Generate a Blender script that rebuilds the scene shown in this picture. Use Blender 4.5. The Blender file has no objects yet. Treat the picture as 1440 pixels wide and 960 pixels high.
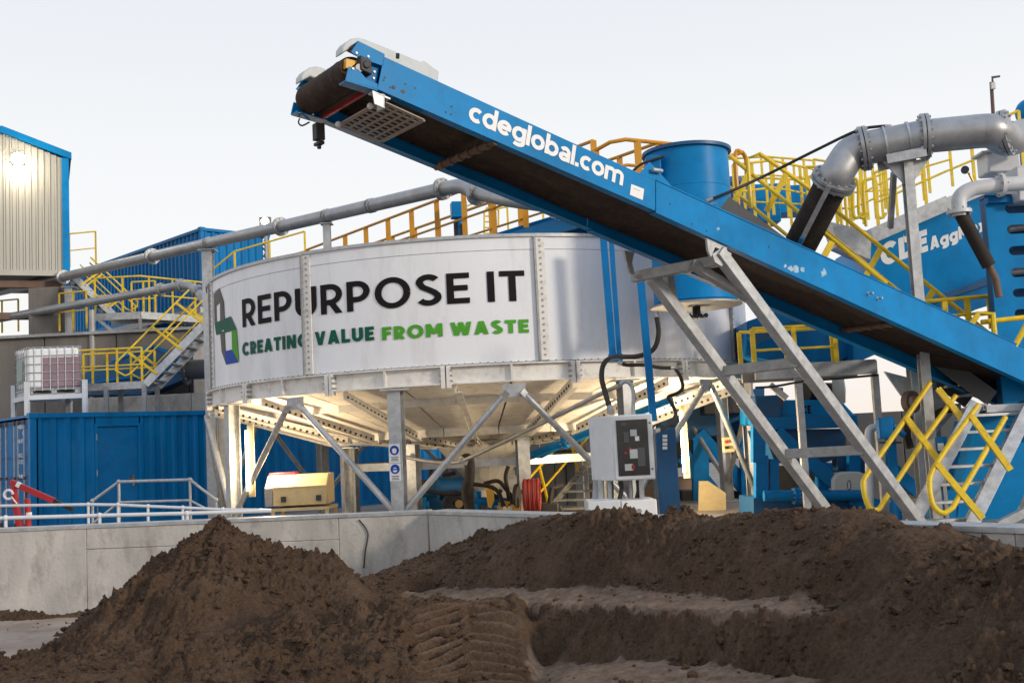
import bpy, bmesh, math, random
import numpy as np
from mathutils import Vector, Matrix
V = Vector
rnd = random.Random(7)
scn = bpy.context.scene
col = scn.collection
# ------------------------------------------------------------------ camera
CAM = V((0, 0, 1.8)); FPX = 1572.0; PITCH = 0.0936; ROLL = 0.04996
cp, sp_, cr, sr = math.cos(PITCH), math.sin(PITCH), math.cos(ROLL), math.sin(ROLL)
FW, UP, RT = V((0, cp, sp_)), V((0, -sp_, cp)), V((1, 0, 0))
cd = bpy.data.cameras.new('camera'); cam = bpy.data.objects.new('camera', cd); col.objects.link(cam)
cd.sensor_width = 36; cd.lens = FPX / 1440 * 36; cd.clip_end = 3000; cd.clip_start = .1
cR = RT * cr - UP * sr; cU = RT * sr + UP * cr
m = Matrix((cR, cU, -FW)).transposed().to_4x4(); m.translation = CAM
cam.matrix_world = m; scn.camera = cam
# ------------------------------------------------------------------ sky, sun, exposure
SUN_TO = V((1.45, -1.0, 0.52)).normalized()          # towards the sun: low, right of and behind the camera
w = bpy.data.worlds.new('World'); scn.world = w; w.use_nodes = True
nt = w.node_tree; nt.nodes.clear()
sky = nt.nodes.new('ShaderNodeTexSky'); sky.sky_type = 'NISHITA'; sky.sun_disc = False
sky.sun_elevation = math.asin(SUN_TO.z); sky.sun_rotation = math.atan2(SUN_TO.x, SUN_TO.y)
sky.air_density = 1.0; sky.dust_density = 2.0
tc = nt.nodes.new('ShaderNodeTexCoord'); sx = nt.nodes.new('ShaderNodeSeparateXYZ')
nt.links.new(tc.outputs['Generated'], sx.inputs[0])
rp = nt.nodes.new('ShaderNodeValToRGB'); rp.color_ramp.interpolation = 'EASE'
els = rp.color_ramp.elements                        # thin high cloud: warm at the horizon, cool overhead
els[0].position = 0.0; els[0].color = (.93, .83, .745, 1)
els[1].position = 1.0; els[1].color = (.56, .68, .90, 1)
for p_, c_ in ((.05, (.925, .87, .82)), (.12, (.90, .895, .885)), (.22, (.885, .90, .91)), (.38, (.80, .822, .866))):
    e = els.new(p_); e.color = c_ + (1,)
nt.links.new(sx.outputs['Z'], rp.inputs[0])
bg1 = nt.nodes.new('ShaderNodeBackground'); bg1.inputs[1].default_value = .05
bg2 = nt.nodes.new('ShaderNodeBackground'); bg2.inputs[1].default_value = .935
mx = nt.nodes.new('ShaderNodeMixShader'); mx.inputs[0].default_value = .93
wo = nt.nodes.new('ShaderNodeOutputWorld')
nt.links.new(sky.outputs[0], bg1.inputs[0]); nt.links.new(rp.outputs[0], bg2.inputs[0])
nt.links.new(bg1.outputs[0], mx.inputs[1]); nt.links.new(bg2.outputs[0], mx.inputs[2]); nt.links.new(mx.outputs[0], wo.inputs[0])
sl = bpy.data.lights.new('sun', 'SUN'); sl.energy = 1.7; sl.angle = math.radians(7); sl.color = (1, .88, .72)
so = bpy.data.objects.new('sun', sl); col.objects.link(so); so.rotation_euler = SUN_TO.to_track_quat('Z', 'Y').to_euler()
scn.view_settings.view_transform = 'Standard'; scn.view_settings.look = 'None'; scn.view_settings.exposure = .26; scn.view_settings.gamma = 1
scn.cycles.use_denoising = True
# ------------------------------------------------------------------ rays of the photograph
def ray(px, py):
    x, y = px - 720, 480 - py
    return FW * FPX + RT * (x * cr + y * sr) + UP * (-x * sr + y * cr)
def P(px, py, Y):
    d = ray(px, py); return CAM + d * (Y / d.y)
def Pz(px, py, z):
    d = ray(px, py); return CAM + d * ((z - CAM.z) / d.z)
def Pp(px, py, pt, n):
    d = ray(px, py); return CAM + d * ((V(pt) - CAM).dot(n) / d.dot(n))
def proj(p):
    d = p - CAM; t = d.dot(FW); x, y = d.dot(RT) / t * FPX, d.dot(UP) / t * FPX
    return 720 + x * cr - y * sr, 480 - (x * sr + y * cr)
def vtop(p, py):                                     # the point straight above p seen at picture height py
    z0, z1 = p.z, p.z + 1
    y0, y1 = proj(V((p.x, p.y, z0)))[1], proj(V((p.x, p.y, z1)))[1]
    for _ in range(4):
        z2 = z1 + (py - y1) * (z1 - z0) / (y1 - y0 + 1e-9); z0, y0 = z1, y1; z1 = z2; y1 = proj(V((p.x, p.y, z1)))[1]
        if abs(y1 - y0) < 1e-6: break
    return V((p.x, p.y, z1))
# ------------------------------------------------------------------ materials
def lin(c): return tuple(((x / 255) / 12.92 if x / 255 <= .04045 else ((x / 255 + .055) / 1.055) ** 2.4) for x in c)
def mat(name, rgb, rough=.5, metal=0, var=.12, scale=2.5, dirt=None, dirt_amt=.35, bump=0, bscale=40, rvar=.15, streak=0, spec=.5, coat=0, mud=0):
    m = bpy.data.materials.new(name); m.use_nodes = True; n = m.node_tree.nodes; L = m.node_tree.links
    b = n['Principled BSDF']; b.inputs['Metallic'].default_value = metal
    b.inputs['Specular IOR Level'].default_value = spec
    if coat: b.inputs['Coat Weight'].default_value = coat; b.inputs['Coat Roughness'].default_value = .15
    t = n.new('ShaderNodeTexCoord'); mp = n.new('ShaderNodeMapping')
    L.new(t.outputs['Object'], mp.inputs[0])
    if streak: mp.inputs['Scale'].default_value = (1, 1, 1 / streak)
    nz = n.new('ShaderNodeTexNoise'); nz.inputs['Scale'].default_value = scale; nz.inputs['Detail'].default_value = 7; nz.inputs['Roughness'].default_value = .62
    L.new(mp.outputs[0], nz.inputs['Vector'])
    r = n.new('ShaderNodeValToRGB'); e = r.color_ramp.elements
    e[0].position = .3; e[1].position = .7
    e[0].color = tuple(c * (1 - var) for c in rgb) + (1,); e[1].color = tuple(min(1, c * (1 + var)) for c in rgb) + (1,)
    L.new(nz.outputs['Fac'], r.inputs[0]); out = r.outputs[0]
    if dirt:
        n2 = n.new('ShaderNodeTexNoise'); n2.inputs['Scale'].default_value = scale * 2.7; n2.inputs['Detail'].default_value = 9; n2.inputs['Roughness'].default_value = .7
        L.new(mp.outputs[0], n2.inputs['Vector'])
        r2 = n.new('ShaderNodeMapRange'); r2.inputs[1].default_value = .5; r2.inputs[2].default_value = .78; r2.inputs[4].default_value = dirt_amt
        L.new(n2.outputs['Fac'], r2.inputs[0])
        mixc = n.new('ShaderNodeMix'); mixc.data_type = 'RGBA'; mixc.inputs['B'].default_value = tuple(dirt) + (1,)
        L.new(r2.outputs[0], mixc.inputs['Factor']); L.new(out, mixc.inputs['A']); out = mixc.outputs['Result']
    if mud:                                         # splashes of dried silt, in specks and streaks
        n3 = n.new('ShaderNodeTexNoise'); n3.inputs['Scale'].default_value = 11; n3.inputs['Detail'].default_value = 12; n3.inputs['Roughness'].default_value = .78
        m3 = n.new('ShaderNodeMapping'); m3.inputs['Scale'].default_value = (1, 1, .45); L.new(t.outputs['Object'], m3.inputs[0]); L.new(m3.outputs[0], n3.inputs['Vector'])
        r3 = n.new('ShaderNodeMapRange'); r3.inputs[1].default_value = .56; r3.inputs[2].default_value = .74; r3.inputs[4].default_value = mud; L.new(n3.outputs['Fac'], r3.inputs[0])
        x3 = n.new('ShaderNodeMix'); x3.data_type = 'RGBA'; x3.inputs['B'].default_value = (.17, .125, .09, 1); L.new(r3.outputs[0], x3.inputs['Factor']); L.new(out, x3.inputs['A']); out = x3.outputs['Result']
    L.new(out, b.inputs['Base Color'])
    rr = n.new('ShaderNodeMapRange'); rr.inputs[3].default_value = max(.03, rough - rvar); rr.inputs[4].default_value = min(1, rough + rvar)
    L.new(nz.outputs['Fac'], rr.inputs[0]); L.new(rr.outputs[0], b.inputs['Roughness'])
    if bump:
        nb = n.new('ShaderNodeTexNoise'); nb.inputs['Scale'].default_value = bscale; nb.inputs['Detail'].default_value = 8; L.new(t.outputs['Object'], nb.inputs['Vector'])
        bp = n.new('ShaderNodeBump'); bp.inputs['Strength'].default_value = bump; bp.inputs['Distance'].default_value = .02
        L.new(nb.outputs['Fac'], bp.inputs['Height']); L.new(bp.outputs[0], b.inputs['Normal'])
    return m
def emit(name, rgb, s):
    m = bpy.data.materials.new(name); m.use_nodes = True; b = m.node_tree.nodes['Principled BSDF']
    b.inputs['Base Color'].default_value = (1, 1, 1, 1); b.inputs['Emission Color'].default_value = rgb + (1,); b.inputs['Emission Strength'].default_value = s
    return m
RUST = (.16, .075, .035); DUST = (.30, .24, .18)
M = dict(
    blue=mat('blue paint', (.001, .15, .40), .45, var=.16, dirt=(.02, .09, .18), dirt_amt=.5, bump=.03, bscale=9, spec=.18),
    conv=mat('conveyor blue paint', (.0012, .205, .50), .40, var=.2, scale=1.3, dirt=(.015, .12, .28), dirt_amt=.6, bump=.05, bscale=5, spec=.14, mud=.16),
    cont=mat('container blue paint', (.001, .165, .42), .33, var=.18, scale=1.2, dirt=(.008, .08, .2), dirt_amt=.7, streak=5, spec=.14, mud=.05, bump=.04, bscale=3),
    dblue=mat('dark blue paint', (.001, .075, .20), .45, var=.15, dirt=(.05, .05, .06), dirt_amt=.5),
    white=mat('white tank paint', (.77, .775, .80), .34, var=.05, scale=.9, dirt=(.50, .49, .46), dirt_amt=.65, bump=.06, bscale=1.6, streak=5, coat=.1, mud=.12),
    rib=mat('white steel sections', (.74, .72, .68), .5, var=.06, dirt=(.34, .23, .14), dirt_amt=.7, scale=2.2, mud=.25),
    galv=mat('galvanised steel', (.44, .45, .46), .46, .55, var=.22, scale=9, dirt=(.28, .29, .30), dirt_amt=.5),
    galvd=mat('weathered galvanised steel', (.33, .33, .33), .55, .45, var=.25, scale=7, dirt=(.2, .17, .14), dirt_amt=.5),
    pipe=mat('galvanised pipe', (.36, .365, .375), .42, .6, var=.18, scale=3, dirt=(.22, .21, .20), dirt_amt=.5),
    yel=mat('yellow paint', (.76, .52, .008), .42, var=.14, dirt=(.30, .19, .05), dirt_amt=.65, scale=6),
    yel_sunset=mat('sunset-tinted yellow paint', (.60, .27, .012), .45, var=.14, dirt=(.30, .13, .03), dirt_amt=.5),  # yellow paint with the orange of the low sun mixed into its colour
    rubber=mat('black rubber', (.028, .022, .019), .75, var=.3, dirt=(.10, .07, .05), dirt_amt=.5, spec=.3),
    belt=mat('worn conveyor belt', (.042, .026, .019), .82, var=.35, scale=4, dirt=(.12, .075, .05), dirt_amt=.7, bump=.25, bscale=25, spec=.25),
    black=mat('black paint', (.014, .014, .015), .5),
    letter=mat('dark lettering', (.010, .008, .009), .6, var=.1, spec=.15),
    wlet=mat('white lettering', (.80, .80, .80), .5, var=.06, scale=14, dirt=(.35, .48, .6), dirt_amt=.25),
    gdark=mat('dark green lettering', (.002, .095, .055), .55, spec=.2), glite=mat('bright green lettering', (.075, .33, .025), .55, spec=.2),
    royal=mat('royal blue lettering', (.012, .06, .36), .55, spec=.2),
    grey=mat('pale grey guard', (.50, .53, .53), .5, var=.08, scale=4, dirt=(.32, .34, .34), dirt_amt=.4),
    cab=mat('cabinet paint', (.62, .64, .67), .42, var=.05, dirt=(.42, .38, .34), dirt_amt=.35),
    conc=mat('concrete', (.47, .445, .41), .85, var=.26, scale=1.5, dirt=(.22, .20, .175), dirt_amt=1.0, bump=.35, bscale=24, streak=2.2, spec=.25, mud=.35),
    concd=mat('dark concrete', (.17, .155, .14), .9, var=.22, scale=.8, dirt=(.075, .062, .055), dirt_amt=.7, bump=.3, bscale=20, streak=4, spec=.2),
    cladding=mat('beige cladding', (.44, .425, .375), .5, var=.07, scale=.8, dirt=(.32, .30, .24), dirt_amt=.5, streak=6),
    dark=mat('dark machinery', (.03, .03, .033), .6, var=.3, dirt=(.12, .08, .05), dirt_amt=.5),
    red=mat('red paint', (.42, .012, .018), .4), redh=mat('red hose', (.24, .012, .01), .6, var=.25),
    plast=mat('white plastic', (.78, .78, .78), .45, var=.04), tan=mat('tan tread plate', (.50, .40, .22), .5, var=.1, scale=6, dirt=(.25, .19, .11), dirt_amt=.5),
    brown=mat('brown steel', (.14, .085, .06), .7, var=.3), pink=mat('pinkish rendered wall', (.27, .205, .16), .85, var=.12, dirt=(.25, .18, .14), dirt_amt=.5),
    screen=mat('smoked window', (.03, .028, .028), .12, var=.3, scale=8), fluid=mat('pale violet fluid', (.26, .17, .20), .3, var=.12),
    brass=mat('brass', (.45, .28, .10), .35, .8), amber=mat('amber guard', (.70, .36, .01), .45),
    dgrey=mat('dark grey sheet', (.085, .088, .092), .6, var=.15, dirt=(.05, .05, .05), dirt_amt=.4),
    tube=emit('lit tube', (1, .80, .50), 14), flood=emit('lit flood lens', (1, .88, .66), 80))
# ------------------------------------------------------------------ mesh builder
class MB:
    def __init__(s): s.v = []; s.f = []
    def add(s, v, f):
        o = len(s.v); s.v += [V(a) for a in v]; s.f += [tuple(i + o for i in q) for q in f]; return s
    def frame(s, c, ax, ay, az):
        c = V(c); v = [c + ax * i + ay * j + az * k for k in (-.5, .5) for j in (-.5, .5) for i in (-.5, .5)]
        return s.add(v, [(0, 2, 3, 1), (4, 5, 7, 6), (0, 1, 5, 4), (2, 6, 7, 3), (0, 4, 6, 2), (1, 3, 7, 5)])
    def box(s, c, x, y, z): return s.frame(c, V((x, 0, 0)), V((0, y, 0)), V((0, 0, z)))
    def bar(s, a, b, w, h, up=V((0, 0, 1))):
        a, b = V(a), V(b); d = b - a; u = V(up)
        if abs(d.normalized().dot(u.normalized())) > .98: u = V((0, 1, 0))
        sd = d.cross(u).normalized(); u = sd.cross(d).normalized()
        return s.frame((a + b) / 2, d, sd * w, u * h)
    def prism(s, poly, vec):
        n = len(poly); a = [V(p) for p in poly]; v = a + [p + V(vec) for p in a]
        return s.add(v, [tuple(range(n))[::-1], tuple(range(n, 2 * n))] + [(i, (i + 1) % n, n + (i + 1) % n, n + i) for i in range(n)])
    def tube(s, pts, r, n=10, cap=True, closed=False):
        pts = [V(p) for p in pts]; N = len(pts); rr = r if isinstance(r, (list, tuple)) else [r] * N
        t0 = (pts[1] - pts[0]).normalized(); u = t0.orthogonal().normalized(); vs = []; pt = t0
        for i, p in enumerate(pts):
            if closed: t = (pts[(i + 1) % N] - pts[i - 1]).normalized()
            else: t = (pts[min(i + 1, N - 1)] - pts[max(i - 1, 0)]).normalized()
            u = (u - t * u.dot(t)); u = u.normalized() if u.length > 1e-6 else t.orthogonal().normalized()
            b = t.cross(u); k = 1.0
            if 0 < i < N - 1: k = 1 / max(.6, math.sqrt(max(.01, (1 + (p - pts[i - 1]).normalized().dot((pts[i + 1] - p).normalized())) / 2)))
            for j in range(n):
                a = 2 * math.pi * j / n; vs.append(p + (u * math.cos(a) + b * math.sin(a)) * rr[i] * (k if N < 4 else 1))
        f = [(i * n + j, i * n + (j + 1) % n, (i + 1) * n + (j + 1) % n, (i + 1) * n + j) for i in range(N - 1) for j in range(n)]
        if closed: f += [((N - 1) * n + j, (N - 1) * n + (j + 1) % n, (j + 1) % n, j) for j in range(n)]
        elif cap: f += [tuple(range(n))[::-1], tuple(range((N - 1) * n, N * n))]
        return s.add(vs, f)
    def lathe(s, c, prof, n=32, axis=V((0, 0, 1)), a0=0, a1=2 * math.pi, x=None):
        axis = V(axis).normalized(); x = V(x) if x else axis.orthogonal().normalized(); y = axis.cross(x); c = V(c)
        full = abs(a1 - a0 - 2 * math.pi) < 1e-6; k = n if full else n + 1; m = len(prof); vs = []
        for i in range(k):
            a = a0 + (a1 - a0) * i / n; d = x * math.cos(a) + y * math.sin(a)
            vs += [c + d * r + axis * z for r, z in prof]
        f = [(i * m + j, ((i + 1) % k) * m + j, ((i + 1) % k) * m + j + 1, i * m + j + 1) for i in range(n) for j in range(m - 1)]
        return s.add(vs, f)
    def disc(s, c, axis, r, h, n=20): return s.tube([V(c) - V(axis).normalized() * h / 2, V(c) + V(axis).normalized() * h / 2], r, n)
    def ball(s, c, r, n=8): return s.lathe(c, [(r * math.sin(math.pi * i / n) + 1e-5, -r * math.cos(math.pi * i / n)) for i in range(n + 1)], 2 * n)
    def build(s, name, m, parent=None, bevel=0, kind=None, label=None, sharp=38):
        if not s.v: return None
        loc = wloc(parent) if parent else V((0, 0, 0))
        me = bpy.data.meshes.new(name); me.from_pydata([tuple(a - loc) for a in s.v], [], s.f); me.validate()
        bm = bmesh.new(); bm.from_mesh(me); bmesh.ops.recalc_face_normals(bm, faces=bm.faces); bm.to_mesh(me); bm.free()
        me.polygons.foreach_set('use_smooth', [True] * len(me.polygons)); me.set_sharp_from_angle(angle=math.radians(sharp))
        me.materials.append(M[m] if isinstance(m, str) else m)
        o = bpy.data.objects.new(name, me); col.objects.link(o)
        if parent: o.parent = parent
        if bevel:
            b = o.modifiers.new('bevel', 'BEVEL'); b.width = bevel; b.segments = 2; b.limit_method = 'ANGLE'; b.angle_limit = math.radians(50)
        if kind or name in ('bolts', 'bolt_holes', 'cage', 'grating'): o['kind'] = kind or 'stuff'
        if label: o['label'] = label
        return o
def wloc(o):
    v = V((0, 0, 0))
    while o: v = v + o.location; o = o.parent
    return v
def thing(name, label, cat, loc, group=None):
    o = bpy.data.objects.new(name, None); o.empty_display_size = .3; col.objects.link(o); o.location = loc
    return tag(o, label, cat, group)
def tag(o, label, cat, group=None):
    o['label'] = label; o['category'] = cat
    if group: o['group'] = group
    return o
def lerp(a, b, t): return V(a) + (V(b) - V(a)) * t
def arc(c, ax, ay, r, a0, a1, n=8): return [V(c) + (ax * math.cos(a0 + (a1 - a0) * i / n) + ay * math.sin(a0 + (a1 - a0) * i / n)) * r for i in range(n + 1)]
def smooth_path(pts, n=6):                            # Catmull-Rom
    pts = [V(p) for p in pts]; q = [pts[0] * 2 - pts[1]] + pts + [pts[-1] * 2 - pts[-2]]; out = []
    for i in range(1, len(q) - 2):
        for k in range(n):
            t = k / n; a, b, c, d = q[i - 1], q[i], q[i + 1], q[i + 2]
            out.append((b * 2 + (c - a) * t + (a * 2 - b * 5 + c * 4 - d) * t * t + (b * 3 - a - c * 3 + d) * t ** 3) * .5)
    return out + [pts[-1]]
def flange(mb, c, ax, r, t=.05, nb=12, bolts=None):
    ax = V(ax).normalized(); mb.disc(c, ax, r, t, 28); u = ax.orthogonal().normalized(); b = ax.cross(u)
    for k in range(nb):
        a = 2 * math.pi * k / nb; (bolts or mb).tube([V(c) + (u * math.cos(a) + b * math.sin(a)) * r * .87 - ax * (t * .5 + .03), V(c) + (u * math.cos(a) + b * math.sin(a)) * r * .87 + ax * (t * .5 + .03)], r * .06, 6)
def hsec(a, b, w, d, side, t=.02):                   # H-section from a to b
    ax = (V(b) - V(a)).normalized(); s_ = V(side); s_ = (s_ - ax * s_.dot(ax)).normalized(); q = ax.cross(s_)
    o = [(-w, -d), (w, -d), (w, -d + 2 * t), (t, -d + 2 * t), (t, d - 2 * t), (w, d - 2 * t), (w, d), (-w, d), (-w, d - 2 * t), (-t, d - 2 * t), (-t, -d + 2 * t), (-w, -d + 2 * t)]
    mb = MB(); n = 12; pa = [V(a) + s_ * x / 2 + q * y / 2 for x, y in o]; pb = [p + (V(b) - V(a)) for p in pa]
    mb.add(pa + pb, [(i, (i + 1) % n, n + (i + 1) % n, n + i) for i in range(n)] + [(0, 1, 2, 11), (3, 4, 9, 10), (5, 6, 7, 8), (12, 13, 14, 23), (15, 16, 21, 22), (17, 18, 19, 20)])
    return mb
def pstroke(pts, t):                                  # constant-width ribbon -> quads (each a list of four 2-D points)
    pts = [V((x, y, 0)) for x, y in pts]; n = len(pts); L = []
    for i, p in enumerate(pts):
        a = (pts[min(i + 1, n - 1)] - p).normalized() if i < n - 1 else (p - pts[i - 1]).normalized(); b = (p - pts[i - 1]).normalized() if i else a
        nn = V((-(a + b).y, (a + b).x, 0)).normalized(); k = 1 / max(.5, nn.dot(V((-a.y, a.x, 0)))); L.append((p + nn * t / 2 * k, p - nn * t / 2 * k))
    return [L, ]
def ell(cx, cy, rx, ry, a0, a1, n=18): return [(cx + rx * math.cos(math.radians(a0 + (a1 - a0) * i / n)), cy + ry * math.sin(math.radians(a0 + (a1 - a0) * i / n))) for i in range(n + 1)]
def glyph(c, t):                                      # own bold geometric letters, cap height 1; returns width, ribbons, quads
    a = t / 2; S, Q = [], []
    def diag(x0, y0, x1, y1, k=1.0): hw = a * k / max(.3, abs(y1 - y0) / math.hypot(x1 - x0, y1 - y0)); Q.append([(x0 - hw, y0), (x0 + hw, y0), (x1 + hw, y1), (x1 - hw, y1)])
    h = .5 * t / .2 * 0 + .5
    if c == 'I': w = t; S.append([(a, 0), (a, 1)])
    elif c in 'EFL':
        w = .56; S.append([(a, 0), (a, 1)])
        if c != 'L': S += [[(t, 1 - a), (w, 1 - a)], [(t, .51), (w - .04, .51)]]
        if c != 'F': S.append([(t, a), (w, a)])
    elif c in 'PR':
        w = .64; S.append([(a, 0), (a, 1)]); yb = .36 + a * .3; r = (1 - a - yb) / 2; S.append([(t, 1 - a)] + ell(w - a - r, yb + r, r, r, 90, -90, 12) + [(t, yb)])
        if c == 'R': diag(w - a * 1.15, 0, w - .30, yb - a * .6)
    elif c == 'U': w = .70; S.append([(a, 1), (a, .37)] + ell(w / 2, .37, w / 2 - a, .37 - a, 180, 360, 14)[1:-1] + [(w - a, .37), (w - a, 1)])
    elif c == 'O': w = .92; S.append(ell(w / 2, .5, w / 2 - a, .515 - a, 0, 360, 32))
    elif c == 'C': w = .82; S.append(ell(.45, .5, .45 - a, .515 - a, 42, 318, 24))
    elif c == 'G': w = .86; S.append(ell(.45, .5, .45 - a, .515 - a, 42, 345, 24)); S.append([(.48, .46), (w, .46)])
    elif c == 'D': w = .76; S.append([(a, 0), (a, 1)]); S.append([(t, 1 - a), (.28, 1 - a)] + ell(.28, .5, w - .28 - a, .5 - a, 90, -90, 16) + [(t, a)])
    elif c == 'S':
        w = .64; m = w / 2; r1 = (.5 - a * .5 - a * .5) / 2 + .0; S.append(ell(m, .745, m - a - .015, .27 - a * .98, 28, 180, 12) + [(a + .03, .70), (a + .09, .60), (m, .515), (w - a - .09, .42), (w - a - .015, .33)] + ell(m, .26, m - a, .275 - a, 5, -152, 13))
    elif c == 'T': w = .62; S += [[(0, 1 - a), (w, 1 - a)], [(w / 2, 0), (w / 2, 1 - t)]]
    elif c == 'A': w = .80; k = a * 1.12; diag(k, 0, w / 2 - a * .12, 1); diag(w - k, 0, w / 2 + a * .12, 1); S.append([(w * .27, .27), (w * .73, .27)])
    elif c == 'V': w = .78; k = a * 1.12; diag(w / 2 - a * .1, 0, k, 1); diag(w / 2 + a * .1, 0, w - k, 1)
    elif c == 'W': w = 1.16; k = a * 1.08; diag(w * .27, 0, k, 1); diag(w * .30, 0, w * .5, 1); diag(w * .70, 0, w * .5, 1); diag(w * .73, 0, w - k, 1)
    elif c == 'M': w = .92; S += [[(a, 0), (a, 1)], [(w - a, 0), (w - a, 1)]]; diag(w / 2, .22, t * .62, 1, .9); diag(w / 2, .22, w - t * .62, 1, .9)
    elif c == 'N': w = .74; S += [[(a, 0), (a, 1)], [(w - a, 0), (w - a, 1)]]; diag(w - t * .62, 0, t * .62, 1, .95)
    elif c == 'x': w = .60; diag(a * 1.2, 0, w - a * 1.2, .72); diag(w - a * 1.2, 0, a * 1.2, .72)
    elif c == '2': w = .60; S.append(ell(.29, .70, .29 - a, .31 - a, 165, -25, 12) + [(a * 1.1, a * 1.6)]); S.append([(0, a), (w, a)])
    elif c in '0368915747': w = .60; S.append(ell(.3, .5, .3 - a, .5 - a, 0, 360, 24)) if c in '0689' else S.append([(0, 1 - a), (w - a, 1 - a), (w * .4, 0)])
    elif c == '.': w = t * 1.05; S.append([(0, a), (t * 1.05, a)])
    elif c == 'l': w = t; S.append([(a, 0), (a, 1.03)])
    else:
        x = .74; r = x / 2; w = x * .98
        ring = ell(r, r, r - a, r - a + .008, 0, 360, 28)
        if c == 'o': S.append(ring)
        elif c == 'c': w = x * .86; S.append(ell(r, r, r - a, r - a, 48, 312, 22))
        elif c == 'e': S.append(ell(r, r, r - a, r - a, -8 + 8, 318, 24)); S.append([(t * .8, r - .0), (x - a * .4, r - .0)])
        elif c in 'dbg':
            S.append(ring)
            if c == 'd': S.append([(x - a, 0), (x - a, 1.03)])
            if c == 'b': S.append([(a, 0), (a, 1.03)])
            if c == 'g': S.append([(x - a, x), (x - a, .02)] + ell(r, .0, r - a, .26 - a, 0, -140, 12))
        elif c == 'a': w = x * .86; S.append([(w - a, 0), (w - a, .46)] + ell(w * .52, .47, w * .48 - a, .285 - a, 12, 155, 10)); S.append(ell(w * .47, .215, w * .46 - a, .225 - a * .9, 0, 360, 20))
        elif c == 'm':
            w = 1.12; q = (w - t) / 4; S.append([(a, 0), (a, x)])
            for k in (0, 1): x0 = a + 2 * q * k; S.append(ell(x0 + q, x - q - a * .3, q, q - a * .5, 160, 0, 10) + [(x0 + 2 * q, 0)])
        else: w = .3
    return w, S, Q
def text_on(s, fn, name, m, parent, t=.2, space=.1, each=True):   # fn(u along, h in cap heights) -> point, w/ a tiny lift per ribbon
    x, gl = 0, []
    for c in s:
        if c == ' ': x += .30; continue
        w, S, Q = glyph(c, t); gl.append((x, S, Q)); x += w + space
    W = x - space; mb = MB(); e = 1e-3
    def P3(p, x0): return fn((p[0] + x0) / W, p[1])
    u0, u1, v1 = fn(0, 0), fn(.02, 0), fn(0, .5); nn = (u1 - u0).cross(v1 - u0).normalized()
    for x0, S, Q in gl:
        if each: mb = MB()
        k = 0
        for st in S:
            L = pstroke(st, t)[0]; n = len(L); o = nn * .0007 * k; k += 1
            mb.add([P3(p, x0) + o for ab in L for p in ab], [(2 * i, 2 * i + 1, 2 * i + 3, 2 * i + 2) for i in range(n - 1)])
        for q in Q: o = nn * .0007 * k; k += 1; mb.add([P3(p, x0) + o for p in q], [(0, 1, 2, 3)])
        if each: mb.build(name, m, parent, sharp=180)
    return mb.build(name, m, parent, kind='stuff') if not each else None
def corrugated(a, b, up, nrm, pitch, depth, name, m, parent, z0=0., z1=1.):
    a, b = V(a), V(b); L = (b - a).length; d = (b - a) / L; n = max(1, round(L / pitch)); p = L / n; q = []
    for i in range(n): q += [(i * p, 0), (i * p + p * .25, 0), (i * p + p * .42, -depth), (i * p + p * .83, -depth)]
    q.append((L, 0)); mb = MB(); k = len(q)
    mb.add([a + d * x + V(nrm) * y + V(up) * z0 for x, y in q] + [a + d * x + V(nrm) * y + V(up) * z1 for x, y in q], [(i, i + 1, k + i + 1, k + i) for i in range(k - 1)])
    o = mb.build(name, m, parent, sharp=20); return o
def rail_run(parent, pts, r, m, name='top_rail'):
    mb = MB(); mb.tube(pts, r, 8); return mb.build(name, m, parent)
# ------------------------------------------------------------------ ground, yard, bay walls
GY = .45                                             # level of the plant yard behind the walls
mb = MB(); mb.add([(-1500, -1500, -.01), (1500, -1500, -.01), (1500, 1500, -.01), (-1500, 1500, -.01)], [(0, 1, 2, 3)])
M['floor'] = mat('dusty bay floor', (.36, .285, .225), .9, var=.22, scale=1.3, dirt=(.17, .12, .09), dirt_amt=.8, bump=.35, bscale=14, spec=.2)
M['yard'] = mat('yard concrete', (.26, .235, .21), .9, var=.2, scale=.6, dirt=(.12, .10, .085), dirt_amt=.7, bump=.2, bscale=12, spec=.2)
g = mb.build('ground', 'floor'); g['kind'] = 'structure'
WC = V((-1.10, 13.34, 0)); WL = V((-12, 14.89, 0)); WR = V((6.6, 3.22, 0)); WT = 1.10
mb = MB(); mb.add([(-1500, 15.0, GY), (-12, 15.0, GY), (-1.0, 13.5, GY), (6.75, 3.3, GY), (1500, 3.3, GY), (1500, 1500, GY), (-1500, 1500, GY)], [tuple(range(7))])
g = mb.build('yard', 'yard'); g['kind'] = 'structure'
WRD = (WR - WC).normalized(); WRN = V((-WRD.y, WRD.x, 0)); WRN = WRN if WRN.x < 0 else -WRN
WLD = (WC - WL).normalized(); WLN = V((WLD.y, -WLD.x, 0)); WLN = WLN if WLN.y < 0 else -WLN
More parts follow.
